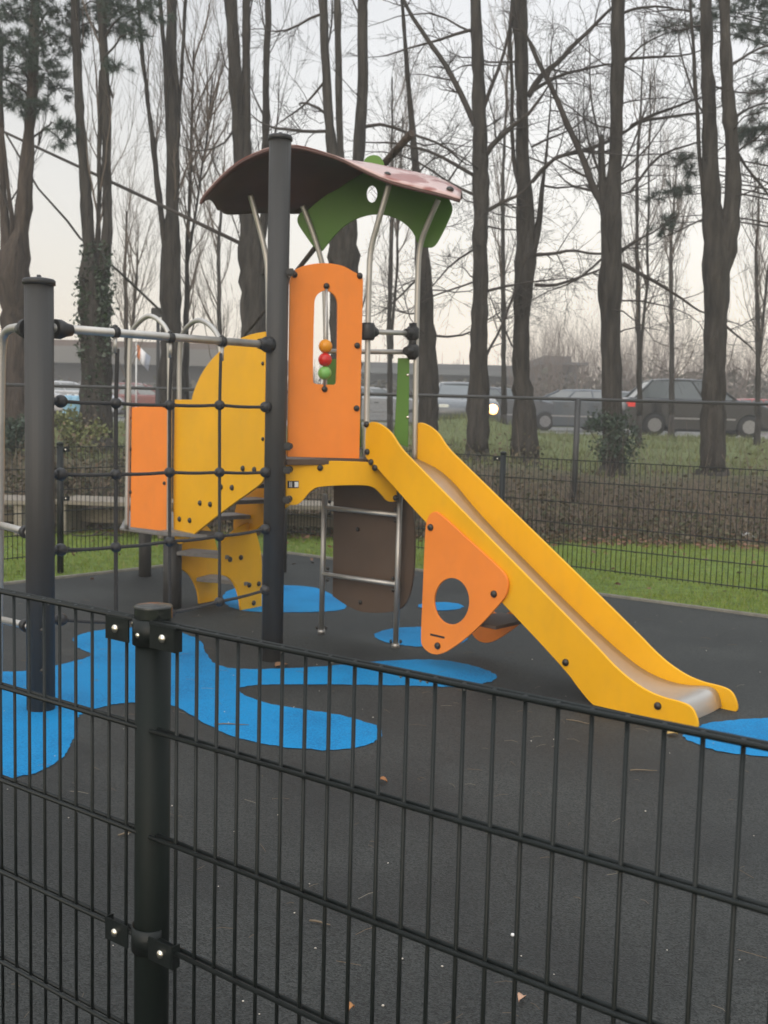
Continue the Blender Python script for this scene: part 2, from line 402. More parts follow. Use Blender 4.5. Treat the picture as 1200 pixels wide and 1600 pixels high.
# ------------------------------------------------------------------ play tower
A2 = ground(64, 1108); B2 = ground(425, 1031)
tower = empty('play_tower', (B2.x, B2.y, 0), 'yellow and orange climbing tower with a slide, rope net and curved red roof', 'play tower')
SIT = []
def wpx(w, Y): return w * Y / FPX
def support_post(base, top_px, w, capw):
    top = Plane(base, (base.x + 1, base.y, 0)).p3(*top_px).z
    r = wpx(w, base.y) / 2
    p = MB().lathe([(r, 0), (r, top - .03)], (base.x, base.y, 0), n=48, ripple=lambda j: 1 - (.03 if j % 6 == 0 else 0))
    o = p.build('support_post', POST, tower)
    c = MB().lathe([(r * 1.02, top - .032), (capw * r, top - .028), (capw * r, top - .008), (capw * r * .9, top), (r * .5, top + .006), (.012, top + .008), (.01, top + .02)], (base.x, base.y, 0), n=32)
    c.build('post_cap', BLK, o)
    return r, top, o
rA, tA, postA = support_post(A2, (66, 436), 44, 1.13)
rB, tB, postB = support_post(B2, (437, 212), 33.5, 1.12)
for yy in (985, 1048):
    bolt(postA, Plane(A2, (A2.x + 1, A2.y)).p3(66, yy, rA), V((.1, -1, 0)), .012)
AB = Plane(A2, B2)

def tubepx(name, m, pl, pts, r, parent=None, it=2, n=12, off=0.0):
    P = smooth3([pl.p3(p[0], p[1], off) for p in pts], it) if it else [pl.p3(p[0], p[1], off) for p in pts]
    return MB().tube(P, r, n).build(name, m, parent or tower)
# top rail between the posts and the net below it
tubepx('top_rail', STEEL, AB, [(66, 511), (437, 540)], .0225, it=0)
knot = {}
net = MB()
def rope_xy(x, row):   # sag between the knots
    return {0: {95: 627, 181: 630, 265: 633, 343: 633, 415: 636}, 1: {95: 741, 181: 741, 265: 738, 343: 738, 415: 738}, 2: {95: 859, 181: 855, 265: 846, 343: 838, 415: 827}, 3: {95: 968, 181: 972, 265: 958, 343: 940, 415: 922}}[row][x]
cols = (95, 181, 265, 343, 415)
for row in range(4):
    P = [AB.p3(70, rope_xy(95, row) - 1)]
    for i, x in enumerate(cols):
        P.append(AB.p3(x, rope_xy(x, row)))
        if i < 4:
            xm = (x + cols[i + 1]) / 2; ym = (rope_xy(x, row) + rope_xy(cols[i + 1], row)) / 2 + 1.6
            P.append(AB.p3(xm, ym))
    P.append(AB.p3(432, rope_xy(415, row) - 2))
    net.tube(smooth3(P, 1), .0095, 8)
for x in (181, 265, 343):
    P = [AB.p3(x + 3 - .5 * (2 if x == 343 else 1), 552 if x != 181 else 545)]
    for row in range(4): P.append(AB.p3(x, rope_xy(x, row)))
    net.tube(smooth3(P, 1), .0095 if x != 181 else .0115, 8)
neto = net.build('climbing_net', ROPE, tower)
for x in cols:
    for row in range(4):
        p = AB.p3(x, rope_xy(x, row)); rr = .034 if x in (95, 415) else .030
        b = MB()
        b.lathe([(rr * .3, -rr), (rr * .8, -rr * .7), (rr, -rr * .2), (rr, rr * .2), (rr * .8, rr * .7), (rr * .3, rr)], p, AB.n, 12)
        if x in (95, 415): b.lathe([(rr * .55, -rr * 2.4), (rr * .6, 0)], p, AB.a * (1 if x == 415 else -1) * -1, 10)
        b.build('rope_connector', BLK, neto)
for x, y in ((180, 512), (266, 521), (347, 527)):
    p = AB.p3(x, y + 7); c = MB().lathe([(.03, -.016), (.03, .016)], p, AB.a, 16)
    co_ = c.build('rail_clamp', BLK, tower)
    MB().tube([p + V((0, 0, -.02)), p + V((0, 0, -.11))], .011, 10).build('rope_ferrule', STEEL, co_)
    bolt(co_, p + V((0, 0, .028)), V((0, 0, 1)), .014)
for x, y, b2, s in ((98, 515, A2, 1), (414, 538, B2, -1), (38, 515, A2, -1)):
    p = AB.p3(x, y)
    if x == 38: p = atY(38, 514, A2.y + .06)
    c = MB().lathe([(.05, -.045), (.05, -.012), (.036, .02), (.03, .05)], p, AB.a * s if x != 38 else V((-.7, .7, 0)), 16); c.build('rail_socket', BLK, tower)
# side ladder frame left of the near post
LF = Plane(A2, (A2.x - .7, A2.y + .7))
tubepx('side_frame', STEEL, LF, [(60, 513), (24, 511), (9, 517), (3, 535), (1, 620), (0, 760), (-1, 900), (-3, 1068)], .0225)
for y0, y1 in ((832, 820), (978, 968)):
    tubepx('side_rung', STEEL, LF, [(52, y0 + 2), (0, y1)], .02, it=0)
    MB().lathe([(.034, -.03), (.034, .01), (.026, .03)], LF.p3(40, y0 - 1), LF.a, 14).build('rail_socket', BLK, tower)

# slide, its direction and the tower corners
E1 = ground(1088, 1139); S1 = atY(575, 717, 6.9); S1.z = 0
SP = Plane(S1, E1)
sd = SP.a.copy(); wv = -SP.n * .47           # width of the slide
slide_out = [(571, 712), (571, 672), (575, 662), (584, 659), (597, 665), (611, 677), (621, 694), (630, 706), (642, 718), (700, 777), (925, 1004), (963, 1046), (1000, 1075), (1032, 1090), (1062, 1097), (1080, 1105), (1088, 1122), (1090, 1135), (1086, 1140), (1020, 1126), (944, 1110), (928, 1103), (909, 1082), (879, 1040), (672, 824), (596, 738), (581, 723), (573, 716)]
sn = plate('slide_side', YEL, tower, SP, slide_out, thick=.019)
pbolts(sn, SP, [(573, 663), (574, 706), (580, 722), (586, 731), (884, 1035), (1028, 1103)], .0, .021)
sf = plate('slide_side', YEL, tower, SP, slide_out, thick=.019, shift=wv)
for x, y in ((573, 667), (574, 706)): bolt(sf, SP.p3(x, y) + wv + SP.n * .0, SP.n, .012, BRIGHT, 'bolt')
# sliding surface
top = [(606, 672), (642, 718), (700, 777), (790, 868), (860, 939), (925, 1004), (963, 1046), (995, 1073), (1020, 1085), (1042, 1092), (1058, 1101), (1065, 1117), (1067, 1134)]
dep = [.05, .15, .194, .196, .196, .182, .145, .09, .055, .03, .022, .016, .012]
T = [V((*SP.sz(*p), 0)) for p in top]
prof = []
for i, p in enumerate(T):
    t = (T[min(i + 1, len(T) - 1)] - T[max(i - 1, 0)]).normalized(); nn = V((t.y, -t.x, 0))
    nn = nn if nn.y < 0 or i > 9 else -nn
    if i == 0: q = V((SP.sz(575, 717)[0], 1.26, 0))
    else: q = p + V((-abs(t.y), -abs(t.x), 0)).normalized() * dep[i]
    prof.append(q)
prof = smooth3(prof, 2)
ch = MB(); NW = 8
for i, q in enumerate(prof):
    for k in range(NW + 1):
        f = k / NW; lift = .012 * (abs(2 * f - 1) ** 3)
        ch.v.append(SP.at(q.x, q.y + lift, -.0195) + (wv - SP.n * -.0) * 0 - SP.n * (f * (.47 - .0205)))
for i in range(len(prof) - 1):
    for k in range(NW): a = i * (NW + 1) + k; ch.f.append((a, a + 1, a + NW + 2, a + NW + 1))
cho = ch.build('slide_bed', SLIDEM, tower, fix=True)
md = cho.modifiers.new('solid', 'SOLIDIFY'); md.thickness = .006; md.offset = -1
# triangular side panels
tri = [(668, 830), (670, 815), (675, 803), (683, 799), (692, 804), (740, 848), (790, 893), (797, 908), (795, 926), (786, 940), (745, 985), (710, 1012), (690, 1022), (675, 1020), (664, 1010), (661, 1000), (664, 930)]
slot = [(676, 989), (698, 994), (698, 997), (676, 992)]
tn = plate('triangle_panel', ORA, tower, SP, tri, [ell(709, 939, 28, 37)], thick=.016, off=.022)
plate('grip_slot', BLK, tn, SP, slot, thick=.004, off=.0235, it=0, bevel=.0005)
pbolts(tn, SP, [(673, 824), (772, 928), (684, 1009)], .022, .022)
tf = plate('triangle_panel', ORA, tower, SP, tri, [ell(709, 939, 28, 37)], thick=.016, off=-.02, shift=wv)
q0 = SP.p3(742, 985, -.0); MB().box(q0 + wv * .5 + V((0, 0, .03)), .26, .40, .02, sd, SP.n).build('shelf', BRN, tower, smooth=False, bevel=.003)

N2 = S1 - sd * .035 - SP.n * .02; F2 = N2 + wv * .86
L2 = ground(502, 990); Lr = ground(618, 1012)
M2 = atY(417, 500, 7.22); M2.z = 0
PZ = SP.p3(575, 718).z
# platform
flo = [(B2.x + .07, B2.y + .02), (N2.x + .02, N2.y - .01), (F2.x + .03, F2.y), (L2.x - .02, L2.y + .02), (M2.x - .02, M2.y), (B2.x + .0, B2.y + .1)]
MB().prism([V((x, y, PZ - .035)) for x, y in flo], .035).build('platform', BRN, tower, smooth=False, bevel=.004)
# orange panel with bead window
OP = Plane((B2.x + .06, B2.y + .09), (N2.x, N2.y - .035))
panel = [(450, 713, 1), (452, 600), (454, 440, 1), (458, 426), (463, 421), (480, 414), (509, 411), (535, 415), (549, 423), (560, 429), (566, 432), (567, 440, 1), (563, 620), (561, 716, 1)]
win = chaikin([(490.5, 475), (492, 465), (498, 457), (509, 452), (520, 457), (527, 466), (529, 478), (527, 595), (525, 602), (518, 602), (492, 601), (488, 596)], 1)
po = plate('window_panel', ORA, tower, OP, panel, [win], thick=.018)
pbolts(po, OP, [(460, 429), (562, 431), (510, 447), (507, 608), (558, 540), (557, 638), (453, 697), (450, 696)], 0, .02)
rod = tubepx('bead_rod', STEEL, OP, [(510, 449), (507, 606)], .009, po, it=0)
for y, c in ((541, (.72, .28, .01)), (562, (.55, .02, .015)), (583, (.18, .42, .10))):
    p = OP.p3(508.5 - (y - 541) * .03, y); r = .044
    MB().lathe([(r * math.sin(a), -r * math.cos(a)) for a in [.25 + i * (math.pi - .5) / 8 for i in range(9)]], p, (0, 0, 1), 20).build('bead', mat('bead_paint', c, .35), rod)
# beams under the platform
BP = Plane((B2.x + .05, B2.y + .06), (Lr.x - .02, Lr.y - .06))
beam = [(447, 719, 1), (560, 722, 1), (596, 724, 1), (620, 755, 1), (619, 783, 1), (606, 784), (596, 771), (583, 759), (560, 757), (500, 759), (486, 765), (472, 783), (463, 789), (448, 788, 1)]
bo = plate('platform_beam', YEL, tower, BP, beam, thick=.019)
pbolts(bo, BP, [(500, 731), (618, 778), (453, 733), (452, 779)], 0, .02)
lab = MB().box(BP.p3(458, 757, .001), wpx(18, 6.8), .002, wpx(11, 6.8), BP.a, BP.n); lo = lab.build('maker_plate', BLK, bo, smooth=False)
for dx, w in ((-5, 1.4), (-2.5, 1.0), (0, 1.6), (5.2, 6)):
    MB().box(BP.p3(458 + dx, 757, .003), wpx(w, 6.8), .002, wpx(8, 6.8), BP.a, BP.n).build('maker_plate_mark', WHITE, lo, smooth=False) if dx != 0 else None
for y in (429, 697, 733, 779):   # brackets on the tall post
    p = OP.p3(449, y); MB().box(V((B2.x + rB + .008, B2.y - .02, p.z)), .06, .05, .045).build('post_bracket', BLK, tower, smooth=False, bevel=.01)
# ladder with brown panel
LP = Plane(L2, Lr)
for q in ([(502, 990), (507, 772)], [(618, 1012), (625, 770)]):
    o = tubepx('ladder_rail', STEEL, LP, q, .019, it=0)
    p = LP.p3(*q[0]); MB().lathe([(.026, .0), (.026, .03)], p, (0, 0, 1), 12).build('foot_clamp', STEEL, o)
    for s in (-.03, .03): bolt(o, p + V((s, -.01, .045)), V((s, -.01, 0)), .014)
for q in ([(507, 793), (624, 805)], [(504, 897), (620, 913)]):
    o = tubepx('ladder_rung', STEEL, LP, q, .017, it=0)
    for x, y in q:
        for dy in (-9, 9): bolt(o, LP.p3(x + (8 if x < 560 else -6), y + dy, .01), LP.n, .013)
bp_ = plate('climbing_panel', BRN, tower, LP, [(512, 740, 1), (600, 740), (622, 762), (634, 795), (638, 840), (636, 900), (628, 940), (612, 958), (560, 960), (535, 950), (510, 933, 1)], thick=.02, off=-.07)
pbolts(bp_, LP, [(559, 827), (563, 941), (556, 930)][:2], -.07, .016)
# roof poles
def pole(pts, Ys, r=.0185):
    P = [atY(p[0], p[1], y) for p, y in zip(pts, Ys)]
    return MB().tube(smooth3(P, 2), r, 12).build('roof_pole', STEEL, tower)
pole([(572, 717), (574, 560), (577, 415), (580, 385), (590, 350), (608, 288)], [N2.y, N2.y, N2.y, N2.y - .01, N2.y - .05, N2.y - .1])
pole([(648, 717), (650, 560), (653, 410), (657, 380), (668, 350), (685, 312)], [F2.y, F2.y, F2.y, F2.y, F2.y - .04, F2.y - .08])
pole([(508, 760), (510, 560), (507, 430), (502, 405), (490, 365), (473, 322)], [L2.y, L2.y, L2.y, L2.y, L2.y, L2.y])
pole([(424, 740), (420, 560), (419, 420), (414, 390), (404, 350), (391, 305)], [M2.y] * 6)
# bars and clamps across the slide entrance
ne = lambda x, y: atY(x, y, N2.y - .005); fe = lambda x, y: atY(x, y, F2.y)
for a, b in ((ne(575, 518), fe(646, 521)), (atY(505, 549, L2.y), fe(640, 550))):
    MB().tube([a, b], .017, 12).build('entrance_bar', STEEL, tower)
def clampx(c, rr, h, d):
    b = MB().lathe([(rr * .8, -h), (rr, -h * .7), (rr, h * .7), (rr * .8, h)], c, (0, 0, 1), 14)
    b.lathe([(rr * .95, 0), (rr * .8, .05), (rr * .62, .075)], c, d, 12)
    return b.build('bar_clamp', BLK, tower)
dd = (F2 - N2).normalized()
clampx(ne(575, 518), .047, .055, dd); clampx(fe(645, 521), .043, .045, -dd); clampx(fe(645, 549), .043, .045, -dd); MB().tube([fe(646, 505), fe(645, 562)], .03, 12).build('bar_clamp', BLK, tower)
FP_ = Plane((F2.x - .12, F2.y + .04), (F2.x + .1, F2.y + .02))
gp = plate('green_side_panel', GRN, tower, FP_, [(622, 560, 1), (639, 560, 1), (638, 640), (637, 698, 1), (616, 690, 1), (619, 640), (621, 600)], thick=.016, it=1)
for y in (586, 652): bolt(gp, FP_.p3(637, y), FP_.n, .011, BRIGHT, 'bolt')
FP2 = Plane((L2.x + .02, L2.y - .02), (F2.x, F2.y))
plate('green_side_panel', GRN, tower, FP2, [(512, 562, 1), (560, 560, 1), (562, 640), (563, 698, 1), (509, 698, 1), (510, 640), (511, 600)], thick=.016, it=1)
# roof: a thin curved sheet between a front and a rear edge
RF = Plane((-1, 6.845), (0, 6.69)); RB = Plane((-1, 7.62), (0, 7.47))
front = [(313, 319), (315, 312), (323, 302), (343, 280), (364, 261), (389, 246), (418, 234), (445, 229), (470, 231), (500, 239), (530, 249), (565, 267), (605, 285), (650, 297), (690, 306), (719, 315)]
back = [(340, 327), (346, 328), (352, 334), (370, 334), (395, 332), (420, 332), (445, 333), (472, 333), (500, 326), (527, 312), (552, 290), (578, 270), (605, 269), (650, 276), (690, 287), (722, 311)]
fp = [RF.p3(*p) for p in smooth_front] if False else smooth3([RF.p3(*p) for p in front], 1)
bp2 = smooth3([RB.p3(*p) for p in back], 1)
roof = MB(); K = 10; nR = len(fp)
for i in range(nR):
    for k in range(K + 1):
        f = k / K; p = fp[i].lerp(bp2[i], f)
        p.z += .05 * math.sin(math.pi * f); roof.v.append(p)
for i in range(nR - 1):
    for k in range(K): a = i * (K + 1) + k; roof.f.append((a, a + 1, a + K + 2, a + K + 1))
ro = roof.build('roof', RED, tower)
md = ro.modifiers.new('solid', 'SOLIDIFY'); md.thickness = .016; md.offset = 0
cov = MB(); cov.v = [p + V((0, 0, .0145)) for p in roof.v]; cov.f = list(roof.f)  # extra sheet laid over the roof to carry the painted sky sheen
SHEEN = mat('painted_sky_sheen', (.50, .33, .30), .25, col2=(.25, .07, .05), scale=4.5, detail=2.5, spec=.6)  # pale pink is the sky's reflection on the wet roof, put into the colour
fr_ = [n for n in SHEEN.node_tree.nodes if n.type == 'VALTORGB'][0].color_ramp.elements; fr_[0].position = .50; fr_[1].position = .58
co2 = cov.build('roof_sheen_sheet', SHEEN, tower); md = co2.modifiers.new('solid', 'SOLIDIFY'); md.thickness = .004; md.offset = 0
for x, y in ((605, 276), (703, 299)):
    bolt(ro, RF.p3(x, y, -.12) + V((0, 0, .01)), V((.2, -.35, .9)), .024)
GP = Plane((-1, 7.50), (0, 7.35))
gpan = [(464, 342), (470, 331), (482, 328, 1), (500, 312), (540, 285), (572, 268, 1), (568, 252), (574, 245), (584, 242), (594, 245), (600, 256), (600, 275, 1), (650, 288), (695, 300, 1), (702, 312), (708, 326), (700, 345), (688, 370), (678, 386), (665, 386), (655, 384), (646, 362), (632, 347), (610, 336), (585, 333), (560, 339), (540, 350), (522, 367), (508, 385), (502, 393), (492, 388), (478, 368), (467, 352)]
ho = plate('roof_gable', GRN, tower, GP, gpan, [ell(581, 303, 9, 14)], thick=.018)
pbolts(ho, GP, [], 0)

# ---- stairs: lower flight up to the landing, upper flight to the platform
UP = Plane((-1.508, 8.0), (-.83, 7.14))
uw = -UP.n * .52
upo = [(413, 519, 1), (390, 523), (362, 535), (336, 555), (316, 581), (304, 608), (300, 622), (300, 625, 1), (273, 625, 1), (271, 740), (271, 832), (274, 845), (280, 851), (290, 845), (350, 796), (405, 758), (412, 748), (412, 735, 1)]
u1 = plate('stair_side', YEL, tower, UP, upo, thick=.019)
ub = [(281, 811), (297, 813), (313, 786), (329, 788), (346, 761), (363, 762), (380, 732), (398, 734)]
pbolts(u1, UP, ub, 0, .021); pbolts(u1, UP, [(411, 568), (411, 686)], 0, .014)
ulow = [(413, 690, 1), (330, 690), (290, 740), (275, 800), (272, 835), (280, 851), (290, 845), (350, 796), (405, 758), (412, 748), (412, 735, 1)]
u2 = plate('stair_side', YEL, tower, UP, ulow, thick=.019, shift=uw)
for i in range(4):
    a = UP.p3(*ub[2 * i]); b = UP.p3(*ub[2 * i + 1]); c = (a + b) / 2 + uw * .5; d = .24
    MB().box(c + V((0, 0, .012)), d, .50, .03, UP.a, UP.n).build('tread', TREAD, tower, smooth=False, bevel=.004)
Rg = ground(393, 951); Lg = ground(312, 943)
le = V((-.55, -.83, 0)).normalized()
NP = Plane(Rg, Rg + le); LPn = Plane(Lg, Lg + le)
nlo = [(377, 953, 1), (409, 948, 1), (409, 900), (409, 868), (402, 836), (392, 816), (375, 822), (352, 842), (345, 850), (345, 897, 1), (360, 902), (370, 917), (375, 935)]
l1 = plate('stair_side', YEL, tower, NP, nlo, thick=.019)
pbolts(l1, NP, [(359, 874), (376, 871), (389, 914), (404, 912), (396, 942)], 0, .021)
l2 = plate('stair_side', YEL, tower, LPn, [(312, 945, 1), (342, 941, 1), (343, 880), (336, 840), (320, 815), (284, 840), (283, 888, 1), (297, 897), (307, 915), (311, 930)], thick=.019)
lw = Lg - Rg
for q in (((389, 910), (404, 909)), ((359, 870), (376, 867)), ((330, 838), (347, 835))):
    a = NP.p3(*q[0]); b = NP.p3(*q[1]); c = (a + b) / 2 + lw * .5; wdir = lw.normalized()
    MB().box(c, .23, lw.length - .03, .03, V((-wdir.y, wdir.x, 0)), wdir).build('tread', TREAD, tower, smooth=False, bevel=.004)
# landing with orange panel and hoop handrails
OL = Plane((-2.07, 8.46), (-1.63, 8.11))
lz = OL.p3(262, 835).z
pl_ = [(-2.14, 8.505), (-1.66, 8.125), (-1.72, 8.6), (-1.8, 9.0), (-2.0, 9.98), (-2.42, 9.95)]
MB().prism([V((x, y, lz - .018)) for x, y in pl_], .018).build('landing', TREAD, tower, smooth=False, bevel=.004)
ol = plate('landing_panel', ORA, tower, OL, [(206, 637, 1), (235, 635), (262, 632, 1), (262, 830, 1), (204, 823, 1)], thick=.016, it=1)
pbolts(ol, OL, [(204, 653), (204, 702), (204, 769), (257, 755), (256, 634)], 0, .015)
tubepx('hoop_handrail', STEEL, OL, [(198, 826), (200, 700), (202, 545), (205, 517), (220, 500), (234, 492), (249, 500), (263, 517), (265, 545), (265, 700), (264, 836)], .019, off=.015)
tubepx('hoop_handrail', STEEL, UP, [(280, 640), (280, 545), (285, 520), (299, 504), (312, 499), (328, 507), (342, 525), (345, 550), (345, 640)], .019, off=-.04)
for px, py, w, zt in ((269, 949, 29, lz - .03), (226.5, 900, 19.5, lz - .03)):
    p = ground(px, py); r = wpx(w, p.y) / 2
    MB().lathe([(r, 0), (r, zt)], p, (0, 0, 1), 48, ripple=lambda j: 1 - (.03 if j % 6 == 0 else 0)).build('landing_post', POST, tower)
p = ground(448, 880); MB().lathe([(.055, 0), (.055, 1.2)], V((p.x, p.y - .6, 0)), (0, 0, 1), 24).build('support_post', POST, tower)

# ------------------------------------------------------------------ welded mesh fences
def wire_panel(mb, p, d, L, ztop, rows, rv, rh, n=6, first=.025, step=.05, drop=None):
    nrm = V((-d.y, d.x, 0)); zb = ztop - .2 * (rows - 1)
    k = int((L - first) / step) + 1
    for i in range(k):
        q = p + d * (first + i * step)
        mb.tube([q + V((0, 0, zb - .02)), q + V((0, 0, ztop + .003))], rv, n)
    for r in range(rows):
        z = ztop - .2 * r
        for s in (-1, 1):
            o = nrm * (s * (rv + rh * .95))
            mb.tube([p + o + V((0, 0, z)), p + d * L + o + V((0, 0, z))], rh, n)
    return mb
def zf(px): return 330.0 / (152.2 + .0949 * px)
def nf(px):
    Y = zf(px); p = atY(px, 1100, Y); return V((p.x, p.y, 0))
n0, n1 = nf(0), nf(1200); nd = (n1 - n0).normalized()
pp = n0 + nd * (nf(236) - n0).dot(nd)
nn_ = V((-nd.y, nd.x, 0)); nn_ = nn_ if nn_.y < 0 else -nn_
ZT = 1.185; PT = 1.175
pp = pp - nn_ * 0.018 - nd * .015
nfence = empty('mesh_fence', (pp.x, pp.y, 0), 'dark green welded mesh fence nearest the camera with a round post, wet from rain', 'fence')
pr = .0325
po_ = MB().lathe([(pr, 0), (pr, PT + .012)], pp, (0, 0, 1), 32).build('fence_post', FPOST, nfence)
MB().lathe([(pr, PT + .012), (pr * 1.07, PT + .013), (pr * 1.07, PT + .032), (pr * 1.05, PT + .0345), (pr * .5, PT + .036), (.003, PT + .0365)], pp, (0, 0, 1), 56).build('post_cap', mat('wet_cap', (.012, .015, .014), .22, bump=.15, bscale=45), po_, smooth=False)
wl = pp + nn_ * (pr + .010)      # the wire plane runs past the front of the post
dr = random.Random(3)
for s, L in ((-1, 2.42), (1, 2.42)):
    d_ = nd * s; st = pp + d_ * .012 + nn_ * .020
    mb = MB(); wire_panel(mb, st + d_ * (.012 if s > 0 else -.012), d_, L, ZT, 6, 0.0034, .0043, 8, first=.062 if s > 0 else .050)
    wo = mb.build('wire_panel', WIRE, nfence)
    db = MB()
    for _ in range(60):                        # rain drops hanging under the wires
        q = st + d_ * dr.uniform(.03, L); r = dr.choice((0, 0, 0, 1, 1, 2, 3)); rr = dr.uniform(.0012, .0026)
        db.lathe([(rr * .2, -rr), (rr * .8, -rr * .6), (rr, 0), (rr * .6, rr * .8), (rr * .1, rr * 1.1)], q + nn_ * .0072 + V((0, 0, ZT - .2 * r - .0047)), (0, 0, 1), 6)
    do = db.build('rain_drops', mat('water_drop', (.16, .17, .17), .1, spec=.8), wo); do['kind'] = 'stuff'
for s in (-1, 1):      # the fence runs on past both edges of the picture
    q = pp + nd * (s * 2.5)
    po3 = MB().lathe([(pr, 0), (pr, ZT + .012)], q, (0, 0, 1), 24).build('fence_post', FPOST, nfence)
    MB().lathe([(pr, ZT + .012), (pr * 1.07, ZT + .013), (pr * 1.07, ZT + .032), (.003, ZT + .036)], q, (0, 0, 1), 24).build('post_cap', FPOST, po3)
    mb = MB(); wire_panel(mb, q + nd * s * .024 + nn_ * (pr + .0), nd * s, 2.42, ZT, 6, .0034, .0043, 6); mb.build('wire_panel', WIRE, nfence)
for zc in (ZT - .022, ZT - .607):
    b = MB()
    n = 24
    prof = []
    for j in range(-9, 10):                     # strap wrapped round the camera side of the post
        t = j / 9 * 1.35; prof.append(pp + (nn_ * math.cos(t) + nd * math.sin(t)) * (pr + .003))
    bs = len(b.v)
    for q in prof: b.v += [q + V((0, 0, zc - .024)), q + V((0, 0, zc + .024))]
    for j in range(len(prof) - 1): k = bs + 2 * j; b.f.append((k, k + 2, k + 3, k + 1))
    bo_ = b.build('fence_bracket', WIRE, nfence)
    md = bo_.modifiers.new('solid', 'SOLIDIFY'); md.thickness = .0025; md.offset = 1
    for s in (-1, 1):
        c = pp + nd * (.062 if s > 0 else -.058) + nn_ * .0345 + V((0, 0, zc))
        MB().box(c, .064, .003, .044, nd, nn_).build('bracket_plate', WIRE, bo_, smooth=False, bevel=.001)
        MB().box(c + nd * (s * .0325) - nn_ * .008, .003, .018, .044, nd, nn_).build('bracket_plate', WIRE, bo_, smooth=False)
        bolt(bo_, c + nn_ * .0015 + nd * s * .004, nn_, .0085, BRIGHT, 'steel_bolt')
    if zc > ZT - .1:
        for a, z in ((-.75, .014), (.0, -.004)): bolt(bo_, pp + (nn_ * math.cos(a) + nd * math.sin(a)) * (pr + .003) + V((0, 0, zc + z)), nn_ * math.cos(a) + nd * math.sin(a), .0055, BRIGHT, 'steel_bolt')

fl0, fl1 = ground(0, 906), ground(217, 884); fr0, fr1 = ground(908, 917), ground(1200, 957)
fc = ground(440, 853)
for far, label, postpx in ((fl0, 'dark welded mesh fence on the left in front of the low benches', 92), (fr1, 'dark welded mesh fence on the right in front of the strip of lawn', 785)):
    d_ = (far - fc).normalized(); d_.z = 0
    t = empty('boundary_fence', (fc.x, fc.y, 0), label, 'fence', 'low mesh fences round the playground')
    # find the post position along the line
    best = min((abs((600 + FPX * ((fc + d_ * s).x / (fc + d_ * s).y)) - postpx), s) for s in [i * .02 for i in range(5, 500)])[1]
    sp_ = 2.95
    s0 = best % sp_
    posts = [s0 + sp_ * k for k in range(-1 if s0 > 1 else 0, 4)]
    posts = [q for q in posts if q > -.6]
    edges = sorted(set([0.0] + [q for q in posts if q > .8]))
    for q in edges:
        c = fc + d_ * q; o = MB().lathe([(.03, 0), (.03, 1.21)], c, (0, 0, 1), 14).build('fence_post', WIRE, t)
        MB().lathe([(.033, 1.205), (.033, 1.225), (.015, 1.235)], c, (0, 0, 1), 14).build('post_cap', WIRE, o)
        for z in (1.16, .7, .22):
            MB().box(c + d_ * -.07 + V((0, -.02, z)), .08, .012, .04, d_, V((-d_.y, d_.x, 0))).build('bracket_plate', WIRE, o, smooth=False)
            bolt(o, c + d_ * -.07 + V((0, -.03, z)), V((0, -1, 0)), .01, BRIGHT, 'steel_bolt')
    for a, b in zip(edges, edges[1:]):
        mb = MB(); wire_panel(mb, fc + d_ * (a + .03), d_, b - a - .06, 1.185, 6, .0034, .0042, 4)
        mb.build('wire_panel', WIRE, t)
# taller outer fence on the bank
OY = 14.9
of = empty('chain_link_fence', (2.7, OY, terr(2.7, OY)), 'taller chain link fence with a straight top rail in front of the trees', 'fence')
zr = lambda x: 1.845
px0 = -9.0
for k in range(8):
    x = 2.68 + (k - 4) * 2.95
    MB().tube([V((x, OY, terr(x, OY) - .3)), V((x, OY, 1.86))], .042 if abs(x - 2.68) < .1 else .03, 10).build('fence_post', CHAIN, of)
MB().tube([V((-9.2, OY, 1.845)), V((11.7, OY, 1.845))], .023, 8).build('top_rail', CHAIN, of)
mb = MB()
x = -9.1
while x < 11.6:
    for s in (-1, 1):
        xa, xb = x, x + s * 1.25
        mb.tube([V((xa, OY - .03, terr(x, OY) + .02)), V((xb, OY - .03, 1.83))], .0006, 3, cap=False)
    x += .085
mb.build('chain_mesh', CHAIN, of)

# ------------------------------------------------------------------ trees
def grow(mb, p, d, L, r, lev, rnd, up=.15, wig=.25, kids=(5, 4, 3), ang=(.5, .9), dec=.5, n0=4):
    k = max(3, int(4 + L * 2)) if lev < 2 else 3
    P = [p]; D = d.normalized(); st = L / k; dirs = [D]
    for i in range(k):
        D = (D + V((rnd.gauss(0, wig), rnd.gauss(0, wig), rnd.gauss(0, wig))) * .6 + V((0, 0, up))).normalized()
        P.append(P[-1] + D * st); dirs.append(D)
    rad = [max(r * (1 - .85 * i / k), .0022) for i in range(k + 1)]
    mb.tube(P, rad, max(3, n0 - lev), cap=False)
    if lev < len(kids):
        m = kids[lev]; m = int(m * (.6 + .8 * rnd.random()) + .5)
        for j in range(m):
            t = rnd.uniform(.15, 1.0) * k; i = min(int(t), k - 1); q = P[i].lerp(P[i + 1], t - i)
            a = rnd.uniform(*ang); ax = V((rnd.gauss(0, 1), rnd.gauss(0, 1), rnd.gauss(0, 1)))
            ax = (ax - dirs[i] * ax.dot(dirs[i])).normalized()
            nd_ = dirs[i] * math.cos(a) + ax * math.sin(a)
            grow(mb, q, nd_, L * dec * rnd.uniform(.6, 1.2), max(rad[i] * .55, .003), lev + 1, rnd, up, wig, kids, ang, dec, n0)

